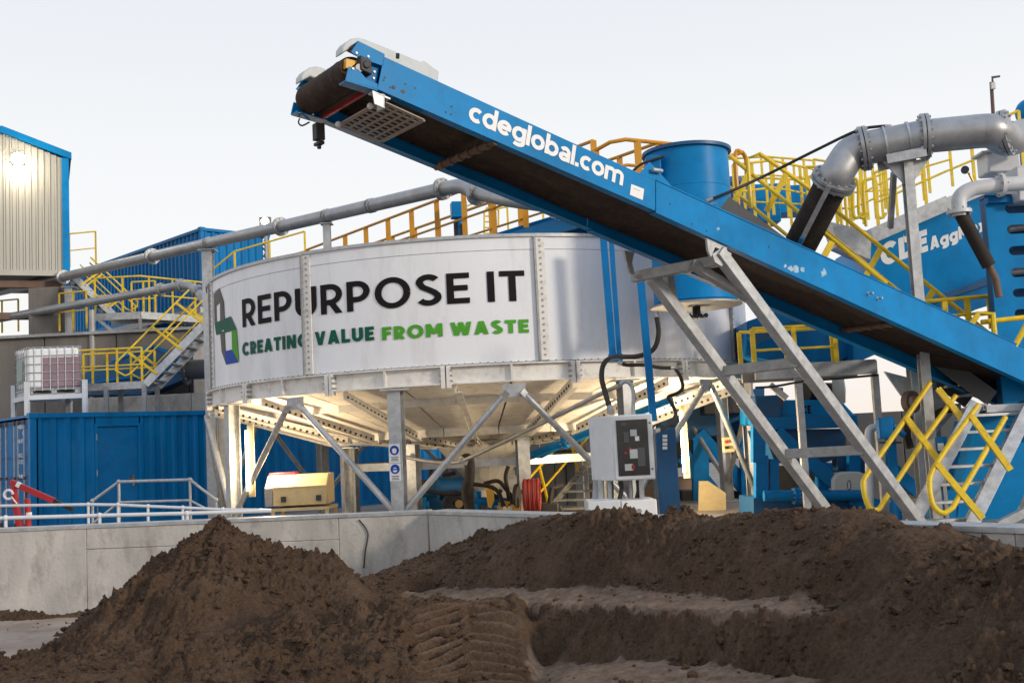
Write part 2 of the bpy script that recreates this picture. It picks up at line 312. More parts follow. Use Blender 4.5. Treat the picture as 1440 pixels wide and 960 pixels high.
def wall(name, label, a, d, n, cuts, split):
    t = thing(name, label, 'wall', a); mb = MB()
    for i in range(len(cuts) - 1):
        p, q = a + d * (cuts[i] + .0025), a + d * (cuts[i + 1] - .0025)
        for z0, z1 in (((0, .80), (.803, WT - .045)) if i in split else ((0, WT - .045),)):
            b = MB(); b.prism([p + V((0, 0, z0 - .1 * (z0 == 0))), q + V((0, 0, z0 - .1 * (z0 == 0))), q + V((0, 0, z1)), p + V((0, 0, z1))], -n * .26); b.build('concrete_panel', 'conc', t, bevel=.008)
        mb.prism([p - n * .006 + V((0, 0, -.1)), q - n * .006 + V((0, 0, -.1)), q - n * .006 + V((0, 0, WT - .05)), p - n * .006 + V((0, 0, WT - .05))], -n * .2)
    mb = MB(); L = cuts[-1]; mb.prism([a + n * .012 + V((0, 0, WT - .045)), a + d * L + n * .012 + V((0, 0, WT - .045)), a + d * L + n * .012 + V((0, 0, WT)), a + n * .012 + V((0, 0, WT))], -n * .285)
    mb.build('coping', 'galv', t, bevel=.004); return t
LW = (WC - WL).length; cx = lambda px: (Pp(px, 740, WL, WLN) - WL).dot(WLD)
wall('concrete_wall', 'long straight concrete bay wall behind the left sand heap, topped by a pale coping', WL, WLD, WLN, [0, cx(-130), cx(121), cx(300), cx(476), LW], (2, 3))
cx2 = lambda px: (Pp(px, 725, WC, WRN) - WC).dot(WRD)
wall('concrete_wall', 'concrete bay wall running from the corner towards the right, mostly buried by the sand bank', WC + WRD * .02, WRD, WRN, [0, cx2(735), cx2(905), cx2(1180), cx2(1420), (WR - WC).length], ())
c = smooth_path([Pp(x, y, WL, WLN) + WLN * .012 for x, y in ((505, 730), (514, 741), (518, 752), (514, 775), (512, 798))], 5)
mb = MB(); mb.tube(c, .008, 6); tag(mb.build('cable', 'black'), 'thin black cable hanging down the concrete wall near its corner', 'cable')
# ------------------------------------------------------------------ sand
def hashn(ix, iy, seed):
    h = (ix.astype(np.int64) * 374761393 + iy.astype(np.int64) * 668265263 + seed * 1442695041) & 0xffffffff
    h = ((h ^ (h >> 13)) * 1274126177) & 0xffffffff; return ((h ^ (h >> 16)) & 0xffff) / 65535.0
def vnoise(x, y, seed=0):
    ix, iy = np.floor(x), np.floor(y); fx, fy = x - ix, y - iy; fx = fx * fx * fx * (fx * (fx * 6 - 15) + 10); fy = fy * fy * fy * (fy * (fy * 6 - 15) + 10)
    a, b, c, d = hashn(ix, iy, seed), hashn(ix + 1, iy, seed), hashn(ix, iy + 1, seed), hashn(ix + 1, iy + 1, seed)
    return (a + (b - a) * fx + (c - a) * fy + (a - b - c + d) * fx * fy) * 2 - 1
def fbm(x, y, o=5, g=.5, seed=0, ridge=False):
    s = 0; a = 1.0; t = 0
    for i in range(o):
        n = vnoise(x + 17.3 * i, y - 9.1 * i, seed + i); n = 1 - 2 * np.abs(n) if ridge else n
        s = s + n * a; t += a; a *= g; c_, s_ = .8, .6; x, y = (x * c_ - y * s_) * 2.03, (x * s_ + y * c_) * 2.03
    return s / t
def sm(a, b, x): t = np.clip((x - a) / (b - a), 0, 1); return t * t * (3 - 2 * t)
CT = []
def S_(px, py, s): p = Pp(px, py, WC + WRN * s, WRN); CT.append((p.x, p.y, p.z))
def YP(px, py, Y): p = P(px, py, Y); CT.append((p.x, p.y, p.z))
for x, y in ((552, 803), (600, 772), (650, 757), (690, 745), (740, 724), (780, 716), (830, 712), (900, 719), (950, 737), (1010, 723), (1060, 718), (1110, 714), (1180, 707), (1225, 716), (1270, 727), (1330, 738), (1400, 753), (1440, 760), (1520, 772)):
    S_(x, y, .42); p = Pp(x, y + 6, WC + WRN * .02, WRN); CT.append((p.x, p.y, p.z))
for x, y in ((630, 822), (720, 817), (800, 819), (900, 829), (1000, 838), (1090, 838)): S_(x, y, .95)
for x, y in ((610, 842), (700, 841), (800, 851), (900, 853), (1000, 856), (1090, 856), (1150, 853)): S_(x, y, 1.35)
for x, y in ((770, 930), (820, 929), (900, 927), (1000, 934), (1100, 943), (1180, 950)): S_(x, y, 1.75)
for x, y in ((1200, 772), (1250, 768), (1320, 775), (1400, 790)): S_(x, y, .75)
for x, y in ((1215, 840), (1290, 850), (1370, 850), (1440, 840)): S_(x, y, 1.25)
for x, y in ((780, 960), (900, 962), (1000, 965), (1100, 968)): S_(x, y, 2.0)
for x, y in ((1250, 930), (1330, 940), (1410, 935), (1470, 920), (1520, 900)): S_(x, y, 1.8)
for x, y in ((1440, 985), (1520, 980)): S_(x, y, 2.3)
for p in ((.2, 7.0, .22), (.9, 6.6, .22), (1.6, 5.9, .2), (-.3, 7.6, .22), (2.5, 5.2, .2), (0, 6, .2), (1, 5, .2), (-1.2, 6.3, .2)): CT.append(p)
for x, y, Y in ((585, 848, 9.6), (650, 852, 9.35), (720, 858, 9.0), (585, 900, 8.9), (650, 905, 8.7), (715, 905, 8.5), (600, 955, 8.25), (680, 955, 8.1)): YP(x, y, Y)
for x, y, Y in ((330, 830, 12.4), (420, 830, 12.4), (500, 822, 11.8), (545, 832, 11.0), (560, 845, 10.4), (520, 845, 10.6)): YP(x, y, Y)
for p in ((-6, 13.8, -.05), (-5, 13, -.05), (-5.5, 12, -.05), (-6, 10.5, -.05), (-5.6, 10.0, -.05), (-4.7, 10.3, -.03), (-4.6, 9.5, .12), (-4.4, 8.8, .28), (-3.2, 8.4, .36), (-2.2, 8.0, .38), (-1.6, 7.2, .25), (-3.6, 13.4, -.02), (-4.9, 11.4, -.05), (-6, 7, .1), (-4, 7, .3), (-2.5, 13.2, .0), (-1.75, 13.1, .22)): CT.append(p)
CT = np.array(CT)
def rbf_fit(C, lam=.004):
    n = len(C); d = np.hypot(C[:, None, 0] - C[None, :, 0], C[:, None, 1] - C[None, :, 1]); K = d + 0 * d
    A = np.zeros((n + 3, n + 3)); A[:n, :n] = -K - lam * np.eye(n); A[:n, n] = 1; A[:n, n + 1:] = C[:, :2]; A[n:, :n] = A[:n, n:].T
    return np.linalg.solve(A, np.concatenate([C[:, 2], [0, 0, 0]]))
RW = rbf_fit(CT)
def bank(x, y):
    s = RW[-3] + RW[-2] * x + RW[-1] * y
    for i in range(len(CT)): s = s - RW[i] * np.sqrt((x - CT[i, 0]) ** 2 + (y - CT[i, 1]) ** 2 + .02)
    return s
def seg_d(x, y, a, b):
    ax, ay, bx, by = a[0], a[1], b[0], b[1]; t = np.clip(((x - ax) * (bx - ax) + (y - ay) * (by - ay)) / ((bx - ax) ** 2 + (by - ay) ** 2), 0, 1)
    return np.hypot(x - ax - t * (bx - ax), y - ay - t * (by - ay)), t
def heap(x, y):
    z = np.full_like(x, -1.0); wob = .10 * fbm(x * 1.1, y * 1.1, 3, .5, 40)
    pts = [P(310, 727, 11.0), P(345, 752, 11.1), P(385, 771, 11.2), P(448, 782, 11.2), P(490, 808, 11.0)]
    for a, b in zip(pts[:-1], pts[1:]):
        d, t = seg_d(x, y, a, b); h = a.z + (b.z - a.z) * t; sl = .72 + wob
        z = np.maximum(z, h + .05 - sl * (np.sqrt(d * d + .004)))
    for (px, py, Y, sl) in ((430, 845, 9.6, .6), (505, 858, 9.2, .7), (535, 868, 8.9, .75), (450, 900, 8.6, .6), (525, 905, 8.5, .6), (545, 866, 8.95, .5), (540, 925, 8.35, .5), (470, 945, 8.2, .5)):
        p = P(px, py, Y); z = np.maximum(z, p.z + .07 - sl * np.sqrt((x - p.x) ** 2 + (y - p.y) ** 2 + .006))
    sl_ = (x - WC.x) * WLN.x + (y - WC.y) * WLN.y; z = np.maximum(z, .06 + .05 * fbm(x * 2, y * 2, 3, .5, 66) - .55 * np.maximum(sl_, 0))
    return z
HPK = P(310, 727, 11.0)
qof = lambda px, py, s_: (Pp(px, py, WC + WRN * s_, WRN) - WC).dot(WRD)
Q0, Q1 = qof(745, 950, 1.8), qof(1150, 955, 1.8)
QL0, QL1 = qof(580, 838, 1.2), qof(1160, 850, 1.3)
def qz(px, py, s_): p = Pp(px, py, WC + WRN * s_, WRN); return ((p - WC).dot(WRD), p.z)
LED = [np.array([qz(x, y, s_) for x, y in L_]) for L_, s_ in ((((600, 826), (700, 820), (800, 820), (900, 829), (1000, 836), (1150, 837)), .98), (((600, 846), (700, 845), (800, 852), (900, 853), (1000, 856), (1150, 855)), 1.44), (((640, 945), (740, 938), (820, 930), (900, 924), (1000, 933), (1150, 949)), 1.72))]
RAMP = [P(648, 845, 9.6), P(660, 968, 8.0)]
def sand_z(x, y):
    a_, b_ = RAMP; L = math.hypot(b_.x - a_.x, b_.y - a_.y); dx, dy = (b_.x - a_.x) / L, (b_.y - a_.y) / L
    u = (x - a_.x) * dx + (y - a_.y) * dy; v = (x - a_.x) * -dy + (y - a_.y) * dx
    b, h = bank(x, y), heap(x, y); k = .08; h = h - np.maximum(0, v + .47 + .05 * fbm(x * 3, y * 3, 3, .5, 13)) * 3.5 * sm(-.5, .0, u)
    m = np.clip(.5 + .5 * (h - b) / k, 0, 1); z = b * (1 - m) + h * m + k * m * (1 - m)
    ramp = sm(-.1, .15, u) * (1 - sm(L + .2, L + .5, u)) * (1 - sm(.34, .46, np.abs(v)))
    ph = u / .155 + .5 * sm(-.04, .06, v) - np.abs(v) * 2.2 + .12 * fbm(x * 3, y * 3, 2, .5, 80)
    fr = ph % 1; lug = fr * (1 - sm(.68, .98, fr))
    dry_pale = np.maximum(ramp, 0)
    s = (x - WC.x) * WRN.x + (y - WC.y) * WRN.y
    q_ = (x - WC.x) * WRD.x + (y - WC.y) * WRD.y; ln = .16 * fbm(x * 2.2, y * 2.2, 4, .55, 44)
    led = sm(.98, 1.06, s + ln) * (1 - sm(1.43, 1.46, s + ln * .7)) * sm(QL0, QL0 + .3, q_ + ln * 2) * (1 - sm(QL1 - .4, QL1 + .1, q_ + ln * 3))
    flo = sm(1.70, 1.76, s + ln * .7) * sm(Q0 - .15, Q0 + .05, q_ + ln) * (1 - sm(Q1 - .2, Q1 + .1, q_ + ln)) * sm(.44, .58, v + ln)
    B = sm(QL0 - .25, QL0 + .1, q_ + ln) * (1 - sm(QL1 - .1, QL1 + .6, q_ + ln)) * sm(.80, .98, s) * (1 - (1 - sm(.46, .62, v)) * sm(1.22, 1.38, s)) * (1 - sm(-.05, .08, h - b))
    zi = [np.interp(q_, k[:, 0], k[:, 1]) for k in LED]; s_n = s + ln * .7 + .05 * fbm(x * 7, y * 7, 4, .6, 45) + .05 * np.maximum(0, fbm(x * 12, y * 12, 3, .6, 46, True)); prof = zi[0] + (zi[1] - zi[0]) * np.clip((s_n - .98) / .46, 0, 1) - .05 * sm(1.43, 1.48, s_n)
    prof = np.where(s_n > 1.47, (zi[1] - .05) + (zi[2] - zi[1] + .05) * np.clip((s_n - 1.47) / .25, 0, 1) - .06 * np.maximum(0, s_n - 1.72), prof) + np.maximum(0, .98 - s_n) * .9
    z = z * (1 - B) + prof * B
    rough = 1 - np.maximum(ramp * .97, .8 * np.maximum(led * .85, flo * .8))
    q = (x - WC.x) * WRD.x + (y - WC.y) * WRD.y; hpk = HPK; ang = np.arctan2(y - hpk.y, x - hpk.x); rad = np.hypot(x - hpk.x, y - hpk.y)
    onh = sm(-.05, .1, h - b); wq = .35 * fbm(x * 1.3, y * 1.3, 3, .5, 9)
    g1 = fbm(ang * 4.5 + wq, rad * .55, 4, .55, 5, True); g2 = fbm(q * 2.6 + wq, s * .7, 4, .55, 6, True); gully = (g1 * onh + g2 * (1 - onh) * (1 - .7 * np.exp(-((s - .40) / .25) ** 2))) * .075 + fbm(x * 1.0, y * 1.0, 3, .5, 60) * .05
    patch = sm(-.15, .35, fbm(x * .9 + 3, y * .9, 3, .5, 33))
    clod = np.maximum(0, fbm(x * 11, y * 11, 4, .6, 11, True)) * .044 * (.45 + patch) + fbm(x * 24, y * 24, 4, .7, 21) * .034 * (.5 + patch) + np.maximum(0, fbm(x * 4.5, y * 4.5, 4, .6, 31) - .10) * .15 * (.4 + patch)
    z = z + (gully + clod - .05) * rough + fbm(x * 7, y * 7, 4, .55, 51) * .010 + flo * fbm(x * 1.5 + y, y * 9, 3, .55, 52) * .010 - ramp * .05 + ramp * lug * .15 * (.85 + .3 * fbm(x * 4, y * 4, 3, .5, 91)) + ramp * fbm(x * 22, y * 22, 3, .6, 92) * .004
    edge = np.exp(-((np.abs(v) - .43) / .06) ** 2) * sm(-.1, .2, u) * (1 - sm(L, L + .3, u)); z = z + edge * (.03 + .03 * fbm(x * 6, y * 6, 2, .5, 90))
    return z, np.clip(np.maximum(np.maximum(ramp * .42 * sm(.40, .75, lug), led * .85), flo) + .12 * fbm(x * 4, y * 4, 3, .5, 70), 0, 1)  # dry ledge and floor; tyre-lug tops simply set paler
def sand_mat():
    m = bpy.data.materials.new('damp brown sand'); m.use_nodes = True; n = m.node_tree.nodes; L = m.node_tree.links; b = n['Principled BSDF']
    t = n.new('ShaderNodeTexCoord'); at = n.new('ShaderNodeAttribute'); at.attribute_name = 'dry_pale'
    cols = []
    for sc, c0, c1 in ((1.1, (.056, .032, .019), (.155, .095, .059)), (38, (.018, .011, .007), (.170, .106, .067))):
        nz = n.new('ShaderNodeTexNoise'); nz.inputs['Scale'].default_value = sc; nz.inputs['Detail'].default_value = 10; nz.inputs['Roughness'].default_value = .7; L.new(t.outputs['Object'], nz.inputs['Vector'])
        r = n.new('ShaderNodeValToRGB'); r.color_ramp.elements[0].position = .32; r.color_ramp.elements[1].position = .68
        r.color_ramp.elements[0].color = c0 + (1,); r.color_ramp.elements[1].color = c1 + (1,); L.new(nz.outputs['Fac'], r.inputs[0]); cols.append(r.outputs[0])
    mx = n.new('ShaderNodeMix'); mx.data_type = 'RGBA'; mx.inputs['Factor'].default_value = .55; L.new(cols[0], mx.inputs['A']); L.new(cols[1], mx.inputs['B'])
    nv = n.new('ShaderNodeTexNoise'); nv.inputs['Scale'].default_value = 2.6; nv.inputs['Detail'].default_value = 12; nv.inputs['Roughness'].default_value = .72; L.new(t.outputs['Object'], nv.inputs['Vector'])
    rv = n.new('ShaderNodeMapRange'); rv.inputs[1].default_value = .50; rv.inputs[2].default_value = .66; rv.inputs[4].default_value = .62; L.new(nv.outputs['Fac'], rv.inputs[0])
    mv = n.new('ShaderNodeMix'); mv.data_type = 'RGBA'; mv.inputs['B'].default_value = (.185, .122, .080, 1); L.new(rv.outputs[0], mv.inputs['Factor']); L.new(mx.outputs['Result'], mv.inputs['A']); mx = mv   # crust drying out in patches
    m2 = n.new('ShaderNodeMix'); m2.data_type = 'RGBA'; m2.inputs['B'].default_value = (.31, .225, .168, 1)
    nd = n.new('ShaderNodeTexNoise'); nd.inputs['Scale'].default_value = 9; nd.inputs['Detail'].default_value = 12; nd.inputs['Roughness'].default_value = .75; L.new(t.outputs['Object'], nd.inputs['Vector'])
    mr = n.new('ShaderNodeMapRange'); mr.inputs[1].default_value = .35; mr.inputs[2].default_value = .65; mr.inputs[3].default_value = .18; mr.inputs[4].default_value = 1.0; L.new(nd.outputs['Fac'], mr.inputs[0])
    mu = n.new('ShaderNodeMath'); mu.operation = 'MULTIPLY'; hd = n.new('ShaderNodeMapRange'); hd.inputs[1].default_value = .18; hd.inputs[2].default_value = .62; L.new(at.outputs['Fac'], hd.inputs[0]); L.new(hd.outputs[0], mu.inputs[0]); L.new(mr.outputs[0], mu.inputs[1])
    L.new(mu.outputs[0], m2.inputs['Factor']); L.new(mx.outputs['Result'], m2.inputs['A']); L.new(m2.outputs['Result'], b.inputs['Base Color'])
    b.inputs['Roughness'].default_value = .92; b.inputs['Specular IOR Level'].default_value = .18
    nb = n.new('ShaderNodeTexNoise'); nb.inputs['Scale'].default_value = 42; nb.inputs['Detail'].default_value = 8; nb.inputs['Roughness'].default_value = .7; L.new(t.outputs['Object'], nb.inputs['Vector'])
    bp = n.new('ShaderNodeBump'); bp.inputs['Strength'].default_value = 1.0; bp.inputs['Distance'].default_value = .04; L.new(nb.outputs['Fac'], bp.inputs['Height']); L.new(bp.outputs[0], b.inputs['Normal'])
    return m
M['sand'] = sand_mat()
def sand_meshes(x0, x1, y0, y1, st, specs):
    xs, ys = np.arange(x0, x1, st), np.arange(y0, y1, st); X, Y = np.meshgrid(xs, ys); Z, D = sand_z(X, Y); nx, ny = len(xs), len(ys)
    s = (X - WC.x) * WRN.x + (Y - WC.y) * WRN.y; sl_ = (X - WC.x) * WLN.x + (Y - WC.y) * WLN.y
    K = (s > -.02) & (sl_ > -.02) & (Z > -.03); kk = K[:-1, :-1] & K[1:, :-1] & K[:-1, 1:] & K[1:, 1:]
    gy, gx = np.gradient(Z, st); NN = np.stack([-gx, -gy, np.ones_like(Z)], -1); NN /= np.linalg.norm(NN, axis=-1, keepdims=True); out = []
    side = split(X, Y)[:-1, :-1] < -.86
    for (name, label), sd in zip(specs, (side, ~side)):
        j, i = np.nonzero(kk & sd); a = j * nx + i
        F = np.stack([a, a + 1, a + nx + 1, a + nx], 1); used = np.unique(F); mp = np.full(nx * ny, -1, np.int64); mp[used] = np.arange(len(used)); F = mp[F]
        C = np.stack([X.ravel(), Y.ravel(), Z.ravel()], 1)[used].astype(np.float32)
        me = bpy.data.meshes.new(name); me.vertices.add(len(C)); me.vertices.foreach_set('co', C.ravel()); me.loops.add(F.size); me.loops.foreach_set('vertex_index', F.ravel().astype(np.int32))
        me.polygons.add(len(F)); me.polygons.foreach_set('loop_start', np.arange(0, F.size, 4, dtype=np.int32)); me.polygons.foreach_set('use_smooth', np.ones(len(F), bool)); me.update(calc_edges=True)
        at = me.attributes.new('dry_pale', 'FLOAT', 'POINT'); at.data.foreach_set('value', D.ravel()[used].astype(np.float32))
        me.normals_split_custom_set_from_vertices(NN.reshape(-1, 3)[used].astype(np.float32))
        me.materials.append(M['sand']); o = bpy.data.objects.new(name, me); col.objects.link(o); tag(o, label, 'sand'); out.append(o)
    return out
split = lambda X, Y: X + .15 * (Y - 9)                # heap on one side of the tyre track, bank on the other
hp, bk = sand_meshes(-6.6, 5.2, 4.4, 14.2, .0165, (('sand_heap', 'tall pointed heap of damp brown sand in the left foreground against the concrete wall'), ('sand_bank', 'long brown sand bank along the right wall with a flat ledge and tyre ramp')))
# loose clods lying on the sand
def clods(parent, n, x0, x1, y0, y1, ok, seed):
    r = np.random.default_rng(seed); x = r.uniform(x0, x1, n); y = r.uniform(y0, y1, n); z, d = sand_z(x, y); s = (x - WC.x) * WRN.x + (y - WC.y) * WRN.y
    k = (z > .02) & (s > .1) & ok(x, y) & ((d < .45) | (r.random(n) < .10)) & (fbm(x * 1.6, y * 1.6, 3, .5, 77) > -.12); mb = MB(); ico = bmesh.new(); bmesh.ops.create_icosphere(ico, subdivisions=1, radius=1)
    vs = [v.co.copy() for v in ico.verts]; fs = [tuple(v.index for v in f.verts) for f in ico.faces]; ico.free()
    for a, b, c in zip(x[k], y[k], z[k]):
        q = min(.045, .005 + .0075 * r.exponential()); mb.add([V((a, b, c + q * .25)) + V((v.x * q * r.uniform(.75, 1.3), v.y * q * r.uniform(.75, 1.3), v.z * q * .75)) for v in vs], fs)
    mb.build('clods', 'sand', parent, kind='stuff')
clods(hp, 9000, -5.4, -.6, 7.4, 12.6, lambda x, y: split(x, y) < -.9, 3)
clods(bk, 15000, -1.4, 4.2, 5.5, 13.2, lambda x, y: split(x, y) > -.8, 4)

# ------------------------------------------------------------------ round white tank on legs
TC = V((-.638, 22.0, 0)); TR = 5.169; ZT, ZB = 5.005, 3.065; RB = .29
def Pcyl(px, py, R=TR):
    d = ray(px, py); ox, oy = CAM.x - TC.x, CAM.y - TC.y; a = d.x ** 2 + d.y ** 2; b = ox * d.x + oy * d.y; c = ox * ox + oy * oy - R * R
    q = b * b - a * c; t = (-b - math.sqrt(max(q, 0))) / a; return CAM + d * t
def phi(p): return math.atan2(p.x - TC.x, -(p.y - TC.y))           # 0 faces the camera, positive to the right
def TP(ph, r, z): return V((TC.x + r * math.sin(ph), TC.y - r * math.cos(ph), z))
tank = thing('settling_tank', 'big round white tank on steel legs carrying black and green lettering', 'tank', (TC.x, TC.y, GY))
def band(name, m, a0, a1, prof, parent=None, n=None, sharp=30):
    n = n or max(3, int(abs(a1 - a0) / .035)); mb = MB(); k = len(prof); vs = []
    for i in range(n + 1):
        a = a0 + (a1 - a0) * i / n; vs += [TP(a, r, z) for r, z in prof]
    f = [(i * k + j, (i + 1) * k + j, (i + 1) * k + (j + 1) % k, i * k + (j + 1) % k) for i in range(n) for j in range(k)] + [tuple(range(k)), tuple(range(n * k, n * k + k))]
    mb.add(vs, f); return mb.build(name, m, parent or tank, sharp=sharp)
sa = [phi(Pcyl(x, y)) for x, y in ((299, 470), (430, 445), (757, 420), (1026, 440))]
rest = 2 * math.pi - (sa[3] - sa[0]); seams = sa + [sa[3] + rest * k / 5 for k in range(1, 5)]
for i, a in enumerate(seams):
    b = seams[(i + 1) % len(seams)]; b = b if b > a else b + 2 * math.pi
    band('shell_panel', 'white', a + .002, b - .002, [(TR, ZB + .01), (TR, ZT - .22), (TR - .05, ZT - .22), (TR - .05, ZB + .01)])
    band('top_strake', 'white', a + .002, b - .002, [(TR + .004, ZT - .212), (TR + .004, ZT - .02), (TR - .05, ZT - .02), (TR - .05, ZT - .212)])
    w_ = .075 / TR
    st = band('seam_strip', 'rib', a - .004, a + 2 * w_ - .004, [(TR + .005, ZB + .02), (TR + .005, ZT - .03), (TR + .028, ZT - .03), (TR + .028, ZB + .02)], n=3)
    mb = MB(); mb.prism([TP(a - .008, TR, ZB + .02), TP(a - .002, TR, ZB + .02), TP(a - .002, TR + .06, ZB + .02), TP(a - .008, TR + .06, ZB + .02)], V((0, 0, ZT - ZB - .05))); mb.build('seam_edge', 'galvd', st)
    mb = MB()
    for k in range(20):
        p = TP(a + w_ * .8, TR + .026, ZB + .1 + k * .093); mb.disc(p, p - V((TC.x, TC.y, p.z)), .017, .03, 8)
    mb.build('bolts', 'galvd', st)
band('rim', 'galv', 0, 2 * math.pi, [(TR - .05, ZT - .02), (TR + .035, ZT - .02), (TR + .035, ZT + .03), (TR - .05, ZT + .03)])
# ring beam: C section in bolted lengths
ja = [phi(Pcyl(x, 535)) for x in (350, 466, 628, 808, 959, 1046)]
rest = 2 * math.pi - (ja[-1] - ja[0]); J = ja + [ja[-1] + rest * k / 11 for k in range(1, 11)]
for i, a in enumerate(J):
    b = J[(i + 1) % len(J)]; b = b if b > a else b + 2 * math.pi; z1, z0 = ZB - .005, ZB - RB
    s_ = band('ring_beam', 'rib', a + .002, b - .002, [(TR + .075, z1), (TR + .075, z1 - .022), (TR + .0, z1 - .022), (TR + .0, z0 + .022), (TR + .075, z0 + .022), (TR + .075, z0), (TR - .03, z0), (TR - .03, z1)], sharp=20)
    for e in (a + .008, b - .008):
        mb = MB(); mb.prism([TP(e - .006, TR, z1 - .02), TP(e + .006, TR, z1 - .02), TP(e + .006, TR + .09, z1 - .02), TP(e - .006, TR + .09, z1 - .02)], V((0, 0, -RB - .03))); mb.build('end_plate', 'rib', s_)
    mid = (a + b) / 2; mb = MB(); mb.prism([TP(mid - .003, TR, z1 - .022), TP(mid + .003, TR, z1 - .022), TP(mid + .003, TR + .07, z1 - .022), TP(mid - .003, TR + .07, z1 - .022)], V((0, 0, -RB + .04))); mb.build('stiffener', 'rib', s_)
    mb = MB(); n = int((b - a) * TR / .11)
    for k in range(n): mb.disc(TP(a + (b - a) * (k + .5) / n, TR + .04, z1 + .012), V((0, 0, 1)), .013, .03, 6)
    for e in (a + .016, b - .016):
        for k in range(3): p = TP(e, TR + .055, z1 - .07 - k * .08); mb.disc(p, TP(e, 1, 0) - TP(e, 0, 0), .014, .09, 6)
    mb.build('bolts', 'galvd', s_)
# sloping floor of the tank: two tiers of flat panels with bolted radial ribs
RI, ZI, R2, Z2, R3, Z3 = 2.75, 2.13, 1.0, 1.95, .2, .95
NP = 18; OFF = math.radians(-13)
def panelq(a0, a1, r0, z0, r1, z1, name, m):
    mb = MB(); q = [TP(a0, r0, z0), TP(a1, r0, z0), TP(a1, r1, z1), TP(a0, r1, z1)]; nn = (q[1] - q[0]).cross(q[3] - q[0]).normalized() * .02; mb.prism(q, nn); return mb.build(name, m, tank)
for k in range(NP):
    a0, a1 = OFF + 2 * math.pi * k / NP, OFF + 2 * math.pi * (k + 1) / NP; e = .004; rm = (TR + RI) / 2 + .2; zm = ZB - RB + .03 + (ZI + .10 - ZB + RB - .03) * .45
    panelq(a0 + e, a1 - e, TR - .03, ZB - RB + .06, rm, zm + .07, 'floor_panel', 'rib'); panelq(a0 + e, a1 - e, rm - .01, zm, RI, ZI + .03, 'floor_panel', 'rib')
    mb = MB(); mb.prism([TP(a0, rm + .03, zm + .09), TP(a1, rm + .03, zm + .09), TP(a1, rm + .03, zm - .04), TP(a0, rm + .03, zm - .04)], (TP(a0, 1, 0) - TP(a0, 0, 0)) * -.02); mb.build('lap_strip', 'rib', tank)
    panelq(a0 + e, a1 - e, RI - .02, ZI, R2, Z2, 'hopper_panel', 'rib'); panelq(a0 + e, a1 - e, R2, Z2 - .02, R3, Z3, 'hopper_panel', 'rib')
for k in range(NP):
    a = OFF + 2 * math.pi * (k + .5) / NP; d = TP(a, 1, 0) - TP(a, 0, 0); tg = TP(a + math.pi / 2, 1, 0) - TP(a, 0, 0)
    tg = V((math.cos(a), math.sin(a), 0)); q = []
    p0, p1 = TP(a, TR - .03, ZB - RB + .02), TP(a, RI + .05, ZI - .0)
    mb = MB(); mb.prism([p0, p1, p1 + V((0, 0, -.16)), p1 + d * .18 + V((0, 0, -.16 + .0)), p0 + V((0, 0, -.13))], tg * .03)
    mb.bar(p0 + V((0, 0, -.14)) + tg * .06, p1 + V((0, 0, -.165)) + tg * .06, .11, .012)
    r_ = mb.build('radial_rib', 'rib', tank); mb = MB()
    for i in range(20):
        p = lerp(p0, p1, (i + .7) / 20.4) + V((0, 0, -.09 + .0)); mb.disc(p + tg * .015, tg, .024, .05, 8)
    mb.build('bolt_holes', 'dark', r_)
    p0, p1 = TP(a, RI - .05, ZI - .02), TP(a, R2 + .02, Z2 - .03); mb = MB(); mb.prism([p0, p1, p1 + V((0, 0, -.10)), p0 + V((0, 0, -.12))], tg * .03); r_ = mb.build('radial_rib', 'rib', tank); mb = MB()
    for i in range(8): mb.disc(lerp(p0, p1, (i + .6) / 8.2) + V((0, 0, -.06)) + tg * .015, tg, .02, .05, 8)
    mb.build('bolt_holes', 'dark', r_)
mb = MB(); mb.lathe(V((TC.x, TC.y, 0)), [(R3 + .05, Z3 + .05), (R3 + .05, Z3 - .2), (.08, Z3 - .2)], 24); mb.build('outlet_cone', 'rib', tank)
mb = MB(); mb.lathe(V((TC.x, TC.y, 0)), [(R2 + .06, Z2 - .01), (R2 + .06, Z2 - .05), (R2 - .1, Z2 - .05)], 36); [mb.disc(TP(2 * math.pi * k / 40, R2 + .02, Z2 - .055), V((0, 0, 1)), .018, .03, 6) for k in range(40)]; mb.build('hopper_flange', 'rib', tank)
for k in range(NP): panelq(OFF + 2 * math.pi * k / NP + .004, OFF + 2 * math.pi * (k + 1) / NP - .004, RI, ZI + .05, RI - .02, ZI - .1, 'lip_plate', 'rib')
mb = MB(); mb.lathe(V((TC.x, TC.y, 0)), [(TR - .06, ZT - .5), (.1, ZT - .5)], 60); M['water'] = mat('tank water', (.10, .11, .10), .08, var=.1); mb.build('water_surface', 'water', tank)
